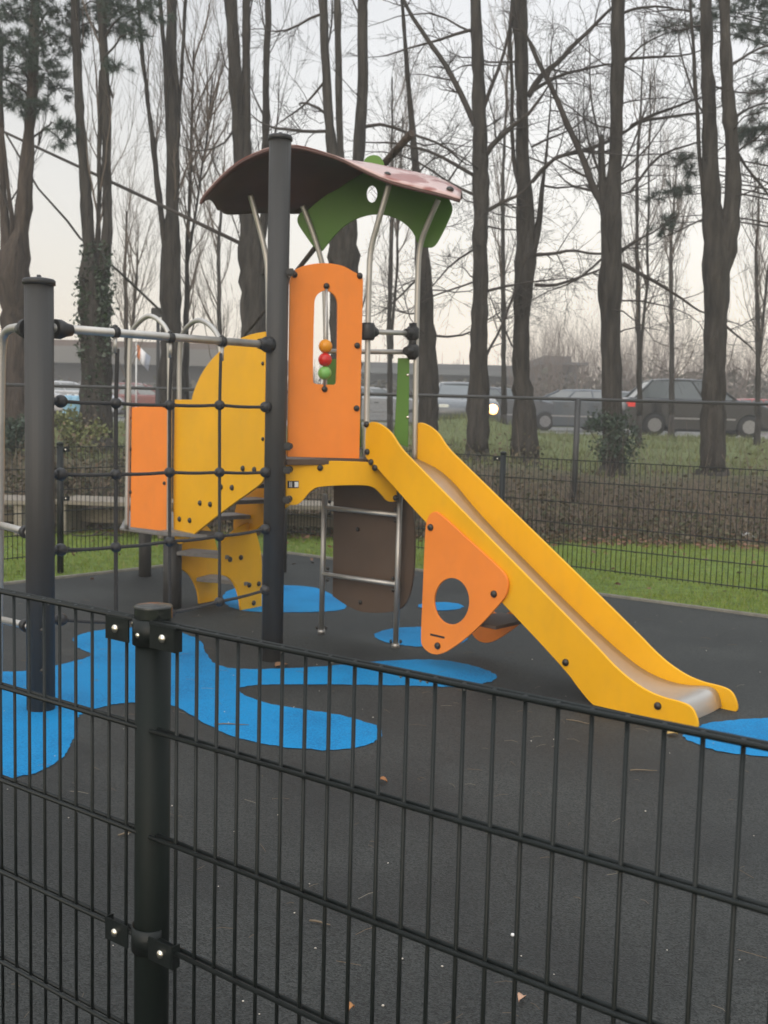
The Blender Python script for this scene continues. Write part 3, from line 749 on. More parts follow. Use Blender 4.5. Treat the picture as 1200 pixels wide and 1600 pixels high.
def stem(mb, pts, Y, rnd, n=10, rough=.07):
    """pts: (px, py, width px); runs on above the frame"""
    P = [atY(a, b, Y + rnd.uniform(-.05, .05)) for a, b, w in pts]; W = [wpx(w, Y) / 2 for a, b, w in pts]
    if pts[-1][1] <= 5:
        d = (P[-1] - P[-2]).normalized()
        P += [P[-1] + (d + V((0, 0, .4))).normalized() * 1.8, P[-1] + (d + V((0, 0, .8))).normalized() * 4.0]; W += [W[-1] * .75, W[-1] * .3]
    Q = []; RW = []
    for i in range(len(P) - 1):
        m = max(2, int((P[i + 1] - P[i]).length / .16))
        for j in range(m):
            f = j / m; Q.append(P[i].lerp(P[i + 1], f) + V((rnd.gauss(0, .014), rnd.gauss(0, .014), 0))); RW.append((W[i] * (1 - f) + W[i + 1] * f) * (1 + rnd.gauss(0, rough)))
    Q.append(P[-1]); RW.append(W[-1])
    for _ in range(2):
        Q = [Q[0]] + [(Q[i - 1] + Q[i] * 2 + Q[i + 1]) / 4 for i in range(1, len(Q) - 1)] + [Q[-1]]
    mb.tube(Q, RW, 18, ridge=rnd)
    return Q, RW

def tree(name, label, Y, stems, seed, limbs=(), poplar=0, spread=0, bark=None, twig=None, group='bare trees on the bank behind the playground', cat='tree', zmin=2.6, tmin=None, plen=(.8, 2.4)):
    rnd = random.Random(seed)
    b0 = atY(stems[0][0][0], stems[0][0][1], Y); g0 = terr(b0.x, Y)
    root = empty(name, (b0.x, Y, g0), label, cat, group)
    t = MB(); S = []
    for i, s in enumerate(stems):
        s = list(s)
        if i == 0: # flare into the ground
            w = s[0][2]; gp = V((b0.x, Y, g0)); 
            S.append(stem(t, s, Y, rnd))
            p = S[0][0][0]; t.tube([gp + V((0, 0, -.25)), gp + V((0, 0, .05)), gp.lerp(p, .35) + V((0, 0, .02)), p + V((0, 0, .05))], [wpx(w, Y) / 2 * 1.5, wpx(w, Y) / 2 * 1.3, wpx(w, Y) / 2 * 1.1, wpx(w, Y) / 2], 12)
        else: S.append(stem(t, s, Y, rnd))
    t.build('trunk', bark or BARK, root)
    c = MB(); LS = []
    for l in limbs:
        Yl = Y + rnd.uniform(-.35, .35); Q = [atY(a, b, Y + (Yl - Y) * i / max(1, len(l) - 1)) for i, (a, b, w) in enumerate(l)]; W = [wpx(w, Y) / 2 for a, b, w in l]
        # subdivide with some kinks
        q2 = [Q[0]]; w2 = [W[0]]
        for i in range(len(Q) - 1):
            m = max(2, int((Q[i + 1] - Q[i]).length / .22))
            for j in range(1, m + 1):
                f = j / m; q2.append(Q[i].lerp(Q[i + 1], f) + V((rnd.gauss(0, .018), rnd.gauss(0, .03), rnd.gauss(0, .018)))); w2.append(W[i] * (1 - f) + W[i + 1] * f)
        q2 = [q2[0]] + [(q2[i - 1] + 2 * q2[i] + q2[i + 1]) / 4 for i in range(1, len(q2) - 1)] + [q2[-1]]
        c.tube(q2, w2, 6, cap=False); LS.append((q2, w2))
        L = sum((q2[i + 1] - q2[i]).length for i in range(len(q2) - 1))
        for _ in range(int(3 + L * 3.2)):
            i = rnd.randrange(len(q2) // 5, len(q2) - 1); d = (q2[min(i + 1, len(q2) - 1)] - q2[i - 1]).normalized()
            ax = V((rnd.gauss(0, 1), rnd.gauss(0, .8), rnd.gauss(0, 1))); ax = (ax - d * ax.dot(d)).normalized()
            grow(c, q2[i], d * .65 + ax * .8, rnd.uniform(.35, 1.1), max(w2[i] * .38, .006), 0, rnd, .02, .32, (5, 3), (.4, 1.0), .5)
        grow(c, q2[-1], (q2[-1] - q2[-2]), rnd.uniform(.6, 1.2), w2[-1] * .9, 0, rnd, .02, .3, (5, 4), (.4, 1.0), .5)
    def spawn(cnt, fn):
        cnt = int(cnt * .78); k = 0; tries = 0
        while k < cnt and tries < cnt * 20:
            tries += 1
            Q, RW = rnd.choice(S); i = rnd.randrange(len(Q) // 6, len(Q) - 1)
            if Q[i].z < (tmin or zmin): continue
            fn(Q[i], RW[i]); k += 1
    def pop(p, r):
        a = rnd.uniform(0, 6.283); d = V((math.cos(a) * .5, math.sin(a) * .5, rnd.uniform(.5, 1.1)))
        grow(c, p + V((d.x, d.y, 0)) * r, d, rnd.uniform(*plen), rnd.uniform(.008, .02), 0, rnd, .22, .16, (5, 4), (.3, .7), .48)
    def spr(p, r):
        a = rnd.uniform(0, 6.283); d = V((math.cos(a), math.sin(a), rnd.uniform(-.25, .5)))
        grow(c, p + V((d.x, d.y, 0)) * r * .5, d, rnd.uniform(.8, 2.3), rnd.uniform(.011, .022), 0, rnd, .02, .3, (6, 4, 2), (.35, 1.0), .5)
    spawn(poplar, pop); spawn(spread, spr)
    if c.v: c.build('crown', twig or TWIG, root)
    return root, S, LS

def needles(mb, c, rnd, n=26, L=.17, d0=None):
    d0 = d0 or V((rnd.gauss(0, 1), rnd.gauss(0, 1), rnd.gauss(.1, .7))).normalized()
    for _ in range(n):
        d = (d0 * .7 + V((rnd.gauss(0, 1), rnd.gauss(0, 1), rnd.gauss(0, 1))).normalized()).normalized(); l = L * rnd.uniform(.6, 1.1)
        s = d.cross(V((rnd.gauss(0, 1), rnd.gauss(0, 1), rnd.gauss(0, 1)))).normalized() * .0048
        o = c + d0 * rnd.uniform(-.05, .05)
        b = len(mb.v); mb.v += [o - s, o + s, o + d * l]; mb.f.append((b, b + 1, b + 2))
def pine_crown(root, Y, clusters, seed, src):
    rnd = random.Random(seed); nb = MB(); lb = MB()
    for x, y, rr, k in clusters:
        c = atY(x, y, Y + rnd.uniform(-.8, .8))
        s = min(src, key=lambda q: (q - c).length + abs(q.z + .2 - c.z)) if src else c
        P = [s.lerp(c, f) + V((rnd.gauss(0, .05), rnd.gauss(0, .05), .18 * math.sin(f * 3.14))) for f in (0, .25, .5, .75, 1)]
        lb.tube(smooth3(P, 1), [.022 - .017 * i / 9 for i in range(10)][:len(smooth3(P, 1))], 5, cap=False)
        for _ in range(int(k * 3)):
            q = c + V((rnd.gauss(0, 1), rnd.gauss(0, 1), rnd.gauss(0, .7))) * wpx(rr, Y) * .6
            lb.tube([c.lerp(q, .1), c.lerp(q, .6) + V((0, 0, -.02)), q], .004, 3, cap=False)
            dq = (q - c); needles(nb, q, rnd, 56, .16, dq.normalized() if dq.length > .01 else None)
    lb.build('pine_limb', TWIG, root); nb.build('pine_foliage', NEEDLE, root)

def leafcloud(mb, c, rad, n, size, rnd, shell=.5):
    for _ in range(n):
        d = V((rnd.gauss(0, 1), rnd.gauss(0, 1), rnd.gauss(0, 1))).normalized(); f = shell + (1 - shell) * rnd.random(); f *= 1 + .12 * math.sin(d.x * 9 + d.z * 7)
        p = V(c) + V((d.x * rad[0], d.y * rad[1], d.z * rad[2])) * f
        leaf(mb, p, size * rnd.uniform(.6, 1.3), rnd)
def leaf(mb, p, s, rnd, flat=0):
    a = V((rnd.gauss(0, 1), rnd.gauss(0, 1), rnd.gauss(0, 1) * (1 - flat))).normalized(); b = a.cross(V((rnd.gauss(0, 1) * (1 - flat), rnd.gauss(0, 1) * (1 - flat), rnd.gauss(0, 1)))).normalized()
    k = len(mb.v); mb.v += [p - a * s, p - b * s * .6 + a * s * .1, p + a * s, p + b * s * .6 + a * s * .1]; mb.f.append((k, k + 1, k + 2, k + 3))

# left group
r1, S1_, _ = tree('pine_tree', 'twin stemmed pine at the left edge, dark needles hanging round its stem', 18.2,
    [[(24, 692, 50), (25, 560, 46), (24, 470, 45), (22, 400, 46), (35, 360, 24), (42, 270, 20), (48, 170, 17), (53, 80, 15), (55, 0, 14)], [(20, 430, 30), (8, 370, 16), (4, 300, 10), (2, 180, 7), (1, 60, 5)], [(20, 400, 12), (20, 350, 7), (10, 260, 5), (3, 200, 4)]], 11, poplar=10, bark=BARK2, group='trees with pine foliage')
pine_crown(r1, 18.2, [(20, 25, 26, 9), (60, 15, 24, 8), (100, 25, 22, 6), (30, 75, 26, 9), (8, 110, 26, 9), (75, 55, 22, 6), (48, 128, 26, 9), (28, 155, 22, 7), (70, 110, 20, 6), (8, 60, 26, 8), (66, 165, 18, 5), (90, 140, 18, 4), (104, 200, 16, 5), (95, 218, 12, 3), (82, 85, 18, 4), (110, 60, 20, 4), (-30, 60, 40, 10), (-40, 130, 40, 9), (30, -30, 40, 10), (90, -40, 40, 9)], 5, S1_[0][0][8:])
r2, S2_, _ = tree('ivy_clad_tree', 'grey trunk wrapped in dark ivy that splits into three upright stems', 18.0,
    [[(151, 684, 52), (150, 600, 50), (148, 500, 46), (146, 430, 42), (139, 385, 20), (133, 290, 16), (126, 200, 14), (120, 100, 13), (117, 0, 12)], [(160, 440, 24), (167, 380, 15), (168, 280, 14), (166, 150, 14), (161, 60, 13), (158, 0, 13)], [(152, 430, 14), (153, 380, 8), (154, 300, 7), (156, 200, 6), (157, 110, 4)]], 12, poplar=26, twig=TWIGP, group='trees with pine foliage')
pine_crown(r2, 17.9, [(150, 12, 18, 5), (180, 8, 20, 6), (196, 42, 16, 5), (212, 52, 14, 4), (172, 38, 16, 5), (236, 14, 18, 5), (182, 104, 9, 3), (215, 20, 16, 4), (125, 50, 14, 4), (125, 20, 18, 4), (200, -30, 40, 9)], 6, S2_[1][0][8:])
iv = MB(); ri = random.Random(4)
for _ in range(2500):
    y = ri.triangular(372, 660, 430); x = 148 + ri.choice((-1, -1, 1, .9, .3)) * abs(ri.gauss(17, 7)) * (1 if y < 560 else .7) + 0 * (15 if y < 560 else 16 - (y - 560) * .06)
    if y < 430: x = ri.choice((139, 163)) + ri.gauss(0, 7)
    p = atY(x, y, 18.0 + ri.uniform(-.33, .1)); leaf(iv, p, ri.uniform(.022, .05), ri)
iv.build('ivy', IVY, r2)
tree('bare_poplar', 'slim bare tree with two close stems left of the tall post', 19.0,
    [[(268, 640, 40), (267, 520, 34), (266, 450, 31), (268, 385, 26), (271, 300, 18), (271, 180, 17), (268, 60, 15), (268, 0, 15)], [(264, 420, 14), (255, 365, 9), (246, 290, 9), (235, 190, 7), (224, 100, 6), (220, 50, 5), (216, 0, 4)], [(264, 330, 9), (263, 230, 8), (259, 110, 7), (250, 0, 6)], [(275, 210, 6), (282, 150, 5), (286, 60, 5), (290, 0, 5)]], 13, poplar=40, twig=TWIGP)
tree('bare_poplar', 'thin bushy young tree with upright twigs beside the slim two stemmed trunk', 19.5,
    [[(290, 640, 10), (291, 480, 8), (292, 400, 6), (296, 300, 5), (300, 180, 4), (302, 80, 2)], [(292, 420, 5), (306, 330, 3.5), (322, 220, 3), (332, 120, 2)]], 14, poplar=75, twig=TWIGP, zmin=2.0, plen=(.8, 1.9))
tree('bare_poplar', 'stout trunk half hidden behind the tall post, forking into straight stems', 17.6,
    [[(402, 690, 44), (400, 560, 40), (396, 440, 38), (388, 350, 30), (376, 240, 22), (368, 120, 19), (361, 0, 17)], [(396, 400, 22), (390, 300, 14), (385, 180, 12), (384, 80, 11), (385, 0, 11)], [(404, 430, 16), (414, 330, 13), (416, 200, 11), (417, 90, 10), (418, 0, 10)]], 15, poplar=42, limbs=[[(370, 190, 4), (352, 225, 3), (320, 235, 2)]])
tree('bare_poplar', 'thick dark trunk seen behind the tower roof with three straight stems', 17.2,
    [[(540, 700, 50), (540, 520, 46), (538, 400, 44), (535, 330, 40), (522, 270, 18), (512, 160, 14), (508, 80, 13), (504, 0, 13)], [(538, 310, 16), (531, 230, 10), (528, 110, 10), (527, 0, 10)], [(548, 340, 26), (560, 250, 17), (567, 140, 15), (567, 60, 15), (567, 0, 15)]], 16, spread=14, poplar=16,
    limbs=[[(515, 185, 4), (500, 170, 4), (468, 160, 3), (466, 163, 2)], [(560, 200, 6), (590, 190, 5), (660, 215, 4), (720, 245, 3)], [(505, 130, 4), (480, 165, 3), (440, 190, 2)], [(510, 20, 4), (480, 30, 4), (450, 48, 3), (425, 46, 2)], [(515, 205, 5), (470, 205, 5), (430, 200, 4)]])
tree('bare_tree', 'trunk directly behind the slide entrance bars, its top lost behind the roof', 18.0,
    [[(668, 700, 30), (670, 640, 29), (668, 560, 28), (664, 470, 25), (660, 400, 19), (655, 320, 15), (648, 240, 11), (640, 150, 8), (630, 40, 6), (628, 0, 5)]], 17, spread=30, limbs=[[(660, 430, 4), (625, 460, 3), (605, 480, 2)], [(655, 340, 5), (690, 300, 4), (715, 260, 3), (730, 240, 2)]])
tree('bare_tree', 'dark bare tree with a long limb reaching up left, just right of the roof', 17.3,
    [[(746, 705, 36), (747, 640, 33), (750, 540, 25), (751, 420, 24), (752, 300, 24), (750, 200, 21), (746, 100, 18), (743, 0, 17)]], 18, spread=26,
    limbs=[[(742, 195, 10), (728, 165, 9), (700, 105, 8), (672, 70, 7), (645, 28, 6), (622, -5, 5)], [(755, 170, 8), (770, 130, 6), (790, 80, 5), (800, 20, 4), (803, -10, 4)], [(760, 240, 10), (775, 218, 8), (800, 200, 7), (830, 180, 5), (845, 150, 4)], [(742, 275, 6), (690, 245, 5), (640, 225, 4), (600, 220, 3)], [(742, 305, 5), (700, 285, 4), (650, 250, 3), (600, 235, 2)],
           [(760, 330, 7), (785, 318, 6), (806, 306, 5), (832, 286, 5), (862, 248, 5), (900, 235, 5)], [(760, 455, 5), (790, 446, 4), (830, 443, 3)], [(735, 47, 5), (690, 60, 4), (640, 75, 3), (600, 85, 2)], [(742, 440, 3), (700, 455, 3), (660, 470, 2)], [(758, 560, 5), (775, 530, 4), (798, 470, 4), (812, 445, 4)], [(740, 390, 4), (700, 420, 3), (675, 450, 2)]])
tree('bare_tree', 'crooked trunk with a long branch running right past the slanting dead limb', 17.5,
    [[(821, 715, 44), (818, 640, 32), (815, 560, 26), (815, 480, 26), (820, 430, 33), (822, 370, 30), (820, 280, 21), (816, 180, 17), (813, 80, 20), (812, 0, 22)], [(830, 410, 14), (843, 340, 9), (848, 290, 6), (852, 255, 4), (858, 190, 2.5), (860, 120, 1.5)], [(815, 300, 7), (802, 250, 6), (800, 150, 5), (797, 50, 5), (800, 0, 5)]], 19, spread=22,
    limbs=[[(826, 150, 10), (846, 120, 9), (872, 100, 8), (890, 75, 7), (915, 55, 6), (945, 25, 5), (965, 5, 4)], [(835, 140, 6), (870, 120, 5), (905, 108, 4), (950, 100, 3)], [(835, 398, 6), (870, 398, 5), (900, 388, 4), (938, 400, 4)], [(835, 445, 6), (870, 445, 5), (905, 433, 4), (940, 420, 3)], [(832, 285, 5), (850, 262, 6), (866, 245, 6), (900, 238, 6), (940, 226, 6), (985, 198, 5), (1010, 188, 5), (1060, 180, 4), (1095, 176, 3)], [(985, 197, 5), (1020, 178, 5), (1060, 165, 4), (1098, 150, 3)], [(820, 560, 4), (800, 545, 3), (782, 500, 3), (770, 480, 2)], [(830, 230, 4), (870, 210, 3), (900, 200, 2)]])
tree('bare_tree', 'tall straight trunk with a thick dead limb slanting up to the left', 17.0,
    [[(957, 738, 38), (957, 650, 33), (955, 540, 29), (955, 430, 33), (955, 350, 31), (955, 310, 28), (959, 280, 22), (962, 240, 19), (965, 180, 19), (966, 90, 20), (965, 0, 20)], [(952, 350, 18), (944, 320, 16), (940, 280, 12), (939, 235, 10), (940, 212, 7)]], 20, spread=22, poplar=8,
    limbs=[[(945, 325, 14), (930, 300, 12), (905, 235, 10), (880, 180, 9), (855, 125, 8), (828, 68, 7)], [(973, 412, 8), (1000, 425, 6), (1040, 448, 5), (1065, 465, 4), (1092, 488, 3)], [(972, 390, 5), (990, 378, 4), (1025, 362, 3), (1040, 350, 2)], [(976, 92, 5), (1010, 88, 4), (1060, 90, 3), (1100, 80, 2)], [(975, 20, 5), (1000, 12, 4), (1050, 10, 3)], [(974, 100, 4), (1000, 70, 3), (1040, 50, 2)], [(938, 225, 3), (925, 170, 3), (918, 90, 2)], [(985, 300, 4), (1030, 240, 4), (1095, 222, 3)], [(968, 470, 3), (1000, 468, 3), (1040, 480, 2)], [(945, 400, 4), (900, 440, 3), (870, 450, 2)]])
tree('bare_tree', 'broad trunk at the right that splits into two heavy parallel stems', 16.4,
    [[(1113, 740, 40), (1114, 650, 37), (1117, 560, 34), (1121, 470, 38), (1122, 410, 41), (1118, 375, 36), (1113, 340, 29), (1110, 300, 25), (1109, 250, 22), (1107, 150, 19), (1104, 60, 17), (1103, 0, 16)], [(1117, 490, 14), (1124, 430, 24), (1133, 390, 29), (1141, 355, 28), (1145, 310, 23), (1145, 260, 21), (1140, 170, 20), (1134, 80, 17), (1131, 0, 15)], [(1104, 420, 5), (1098, 300, 5), (1090, 180, 6), (1084, 90, 5), (1078, 0, 4)]], 21, spread=24, poplar=10,
    limbs=[[(1150, 235, 5), (1165, 260, 4), (1185, 285, 4), (1204, 310, 3)], [(1148, 185, 5), (1165, 172, 4), (1200, 160, 3)], [(1145, 100, 5), (1170, 85, 4), (1204, 70, 3)], [(1130, 505, 4), (1150, 520, 3), (1180, 550, 2)], [(1100, 180, 3), (1075, 130, 3), (1060, 60, 2)], [(1106, 340, 3), (1080, 350, 2.5), (1040, 370, 2)]])
r3, S3_, _ = tree('pine_tree', 'pine at the right edge, only its drooping needled branches in view', 19.0,
    [[(1262, 720, 46), (1262, 400, 38), (1258, 150, 32), (1255, 0, 28)]], 22, bark=BARK2, group='trees with pine foliage')
pine_crown(r3, 18.6, [(1090, 12, 18, 4), (1120, 25, 16, 3), (1150, 22, 20, 5), (1180, 10, 24, 8), (1192, 45, 20, 6), (1160, 50, 14, 3), (1075, 45, 14, 3), (1040, 45, 12, 3), (1195, 140, 16, 5), (1188, 195, 20, 7), (1170, 212, 14, 5), (1198, 225, 20, 6), (1160, 205, 10, 3), (1068, 250, 12, 4), (1078, 268, 8, 2), (1052, 297, 12, 4), (1072, 295, 8, 2), (1035, 352, 11, 4), (1045, 340, 9, 2), (1020, 310, 8, 2), (1240, 60, 50, 12), (1250, 180, 50, 12)], 8, S3_[0][0][10:])
# young poplars further back, one after another
bgr = random.Random(31)
for i, (x, Y, top_, lab) in enumerate([
    (200, 24, 330, 'small leafless poplar behind the net, right of the ivy clad trunk'), 
    (345, 26, 260, 'faint leafless poplar between the slim two stemmed tree and the stout trunk'), 
    (610, 25, 120, 'faint leafless poplar seen through the arch under the roof'), 
    (787, 26, 60, 'faint leafless poplar in the narrow gap between two dark trunks'), 
    (1000, 24, 60, 'tall leafless poplar close to the right of the tall straight trunk'), (1050, 29, 260, 'faint leafless poplar midway between the two rightmost trunks'), (1185, 25, 300, 'small leafless poplar at the right edge behind the cars')]):
    st = [[(x, 650, 9), (x + bgr.uniform(-3, 3), 500, 7), (x + bgr.uniform(-6, 6), (500 + top_) / 2, 5), (x + bgr.uniform(-8, 8), top_, 2)]]
    if i % 2 == 0: st.append([(x + 1, 560, 5), (x + bgr.uniform(8, 16), 440, 4), (x + bgr.uniform(14, 24), top_ + 60, 2)])
    tree('bare_poplar', lab, Y, st, 100 + i, poplar=40, twig=TWIGP, zmin=1.9, group='young poplars further back', plen=(.9, 2.3))

def straight(name, label, cat, pts, Ys, ws, m, group=None):
    P = [atY(p[0], p[1], y) for p, y in zip(pts, Ys)]
    b = MB().tube(P, [wpx(w, y) / 2 for w, y in zip(ws, Ys)], 8)
    return tag(b.build(name, m, origin=P[-1]), label, cat, group)
straight('overhead_cable', 'thick brown cable sloping down from the left edge to the stout trunk', 'cable', [(-60, 176), (8, 207), (120, 259), (250, 320), (375, 380)], [21, 20, 19.3, 18.6, 17.9], [4, 4, 4.5, 5.5, 6], TWIG)
straight('overhead_cable', 'thinner curved cable that runs down to the short pole behind the net', 'cable', [(8, 207), (60, 295), (105, 345), (125, 372), (190, 428), (252, 487)], [20, 20, 20.5, 21, 22, 23.9], [3, 3, 3.5, 3.5, 4, 4], TWIG)
straight('leaning_branch', 'cut brown branch leaning behind the roof with its sawn end above it', 'branch', [(643, 208), (600, 256), (490, 390), (420, 478), (380, 527)], [8.9, 9.3, 11, 12.6, 13.6], [12, 11, 8, 5, 4], BARK2)

# ------------------------------------------------------------------ undergrowth
bm_ = MB(); rr = random.Random(21)
for _ in range(34000):
    x = rr.uniform(-10.5, 12.5); y = 13.45 + abs(rr.gauss(0, 1.1)); y = y if y < 17.2 else rr.uniform(13.6, 17)
    hmax = .34 + .22 * math.sin(x * 1.3) + .12 * math.sin(x * 3.1 + 2)
    if x < -1.5: hmax += .35
    h = max(.03, hmax) * rr.random() ** 1.3 * sst(13.3, 14.2, y)
    leaf(bm_, V((x, y, terr(x, y) + h)), rr.uniform(.016, .042), rr)
tag(bm_.build('bramble_undergrowth', BRAM), kind='stuff')
sm = MB()
for _ in range(900):
    x = rr.uniform(-10.5, 12.5); y = 13.5 + abs(rr.gauss(0, 1.2)); p = V((x, y, terr(x, y) - .02))
    L = rr.uniform(.35, 1.15); a = rr.uniform(0, 6.28); k = rr.uniform(.1, .7)
    P = [p]; 
    for i in range(1, 5): f = i / 4; P.append(p + V((math.cos(a) * k * f * L, math.sin(a) * k * f * L, L * (f - .45 * k * f * f))))
    sm.tube(P, [.006, .005, .004, .003, .002], 3, cap=False)
tag(sm.build('bramble_stems', TWIGP), kind='stuff')
fl = MB()
for _ in range(2600):
    x = rr.uniform(-9, 9); y = rr.uniform(13.0, 14.2); leaf(fl, V((x, y, terr(x, y) + rr.uniform(0, .05))), rr.uniform(.025, .05), rr, .7)
for _ in range(420):
    x = rr.uniform(-8, 8); y = rr.uniform(9.3, 13.4); leaf(fl, V((x, y, .03)), rr.uniform(.02, .04), rr, .7)
tag(fl.build('fallen_leaves', FALLEN), kind='stuff')
def inside(x, y):   # on the rubber side of the kerb
    p = V((x, y, 0))
    def side(o, d): return d.x * (p.y - o.y) - d.y * (p.x - o.x)
    return side(eC, dL) > -.09 and side(eC, dR) < .09
gr = MB()
for _ in range(90000):
    y = 8 + 6 * rr.random(); x = rr.uniform(-.62, .62) * y
    if inside(x, y) or rr.random() < .5 * (math.sin(x * 1.7 + y) * math.sin(y * 2.9 - x * .8) > .45): continue
    h = rr.uniform(.02, .05) * (1.5 if rr.random() < .06 else 1); a = rr.uniform(0, 6.28); w = .004
    dx, dy = math.cos(a) * w, math.sin(a) * w; z = terr(x, y) - .008; q = V((x + rr.gauss(0, .012), y + rr.gauss(0, .012), z + h))
    k = len(gr.v); gr.v += [V((x - dx, y - dy, z)), V((x + dx, y + dy, z)), q]; gr.f.append((k, k + 1, k + 2))
tag(gr.build('grass', GRASSB), kind='stuff')
rg = MB()
for _ in range(26000):
    y = rr.uniform(16.5, 29.5); x = rr.uniform(-.45, .5) * y; z = terr(x, y) - .02; h = rr.uniform(.05, .22); a = rr.uniform(0, 6.28); w = .010
    dx, dy = math.cos(a) * w, math.sin(a) * w; q = V((x + rr.gauss(0, .05), y + rr.gauss(0, .05), z + h))
    k = len(rg.v); rg.v += [V((x - dx, y - dy, z)), V((x + dx, y + dy, z)), q]; rg.f.append((k, k + 1, k + 2))
tag(rg.build('rough_grass', OLIVE), kind='stuff')

def shrub(label, px, py, Y, rad, n, size, m, seed, group=None):
    p = atY(px, py, Y); rnd = random.Random(seed); z0 = terr(p.x, Y)
    o = empty('shrub', (p.x, Y, z0), label, 'shrub', group)
    b = MB()
    for _ in range(9):
        q = p + V((rnd.gauss(0, rad[0] * .45), rnd.gauss(0, rad[1] * .4), rnd.gauss(0, rad[2] * .35)))
        q.z = max(q.z, z0 + .1)
        leafcloud(b, q, [r_ * rnd.uniform(.35, .6) for r_ in rad], n // 9, size, rnd, .3)
    b.build('foliage', m, o)
    s = MB()
    for _ in range(10):
        q = p + V((rnd.gauss(0, rad[0] * .5), rnd.gauss(0, rad[1] * .5), rnd.uniform(0, rad[2])))
        s.tube([V((p.x, Y, z0 - .05)), V((p.x, Y, z0)).lerp(q, .5) + V((0, 0, .05)), q], [.012, .008, .003], 4, cap=False)
    s.build('branches', TWIG, o)
shrub('dark evergreen shrub at the foot of the tall straight trunk', 960, 690, 16.6, (.55, .4, .5), 1500, .03, DKSHR, 1)
shrub('pale olive shrub between the near post and the ivy clad trunk', 112, 676, 17.2, (.42, .4, .35), 2200, .035, OLIVE, 2)
shrub('dark low shrub on the bank at the left edge', 20, 680, 15.8, (.45, .35, .35), 2000, .032, DKSHR, 4)
shrub('brown green shrub on the bank seen through the net', 235, 730, 15.2, (.7, .35, .3), 1700, .03, BRAM, 5)
shrub('brown green shrub on the bank beside the near post', 130, 745, 14.7, (.6, .35, .26), 1500, .03, BRAM, 6)

# far wood and hedge
ft = MB(); rf = random.Random(77)
for _ in range(330):
    px = rf.uniform(800, 1290); Y = rf.uniform(54, 76); topy = 572 - 40 * math.exp(-((px - 890) / 60) ** 2) - 22 * math.exp(-((px - 1040) / 70) ** 2) + rf.gauss(0, 16)
    b = atY(px, 645, Y); t_ = atY(px, topy, Y); b.z = 1.0; H_ = max(1.2, t_.z - b.z)
    grow(ft, b, V((rf.gauss(0, .2), 0, 1)), H_ * rf.uniform(.85, 1.1), .045, 0, rf, .12, .16, (9, 5), (.3, .8), .5, 3)
for _ in range(900):
    px = rf.uniform(-60, 800); Y = rf.uniform(75, 95); topy = 585 + rf.gauss(0, 16)
    b = atY(px, 640, Y); t_ = atY(px + rf.gauss(0, 4), topy, Y); b.z = .9
    ft.tube([b, t_], [.06, .015], 3, cap=False)
tag(ft.build('far_wood', FARTW), kind='stuff')
hb = MB()
for _ in range(9000):
    px = rf.uniform(-80, 1290); Y = rf.uniform(56, 66); y = rf.triangular(575, 650, 630) + (0 if px > 850 else 12); p = atY(px, y, Y)
    leaf(hb, p, rf.uniform(.12, .3), rf)
tag(hb.build('far_hedge', leafmat('hedge_leaves', [(.065, .05, .035), (.05, .05, .025), (.085, .06, .045)], .8)), kind='stuff')

# ------------------------------------------------------------------ benches
def bench(p, ang, L, label):
    o = empty('bench', (p.x, p.y, 0), label, 'bench', 'low timber benches beyond the fence', ang)
    for k in range(5):
        MB().box((0, (k - 2) * .15, .40), L, .14, .055).build('seat_plank', WOODT, o, smooth=False, bevel=.006)
    for s in (-1, 1):
        MB().box((s * (L / 2 - .12), 0, .186), .10, .68, .372).build('bench_leg', WOODT, o, smooth=False, bevel=.006)
    MB().box((0, .1, .2), L - .34, .035, .16).build('stretcher', WOODT, o, smooth=False, bevel=.004)
    ORG[o.name] = V((0, 0, 0))
def fixloc(o): pass
_o = empty
def empty0(name, loc, label, cat, group, rz):
    o = _o(name, loc, label, cat, group, rz); ORG[o.name] = V((0, 0, 0)); return o
empty = empty0
for px, py, Y, a, L, lab in ((190, 832, 13.1, -.12, 1.5, 'pale timber bench beyond the left fence, seen through the rope net'), (-8, 830, 13.0, -.05, 1.1, 'pale timber bench at the left edge beside the near post'), (478, 828, 13.3, .1, 1.1, 'pale timber bench seen under the tower platform')):
    p = atY(px, py, Y); bench(p, a, L, lab)

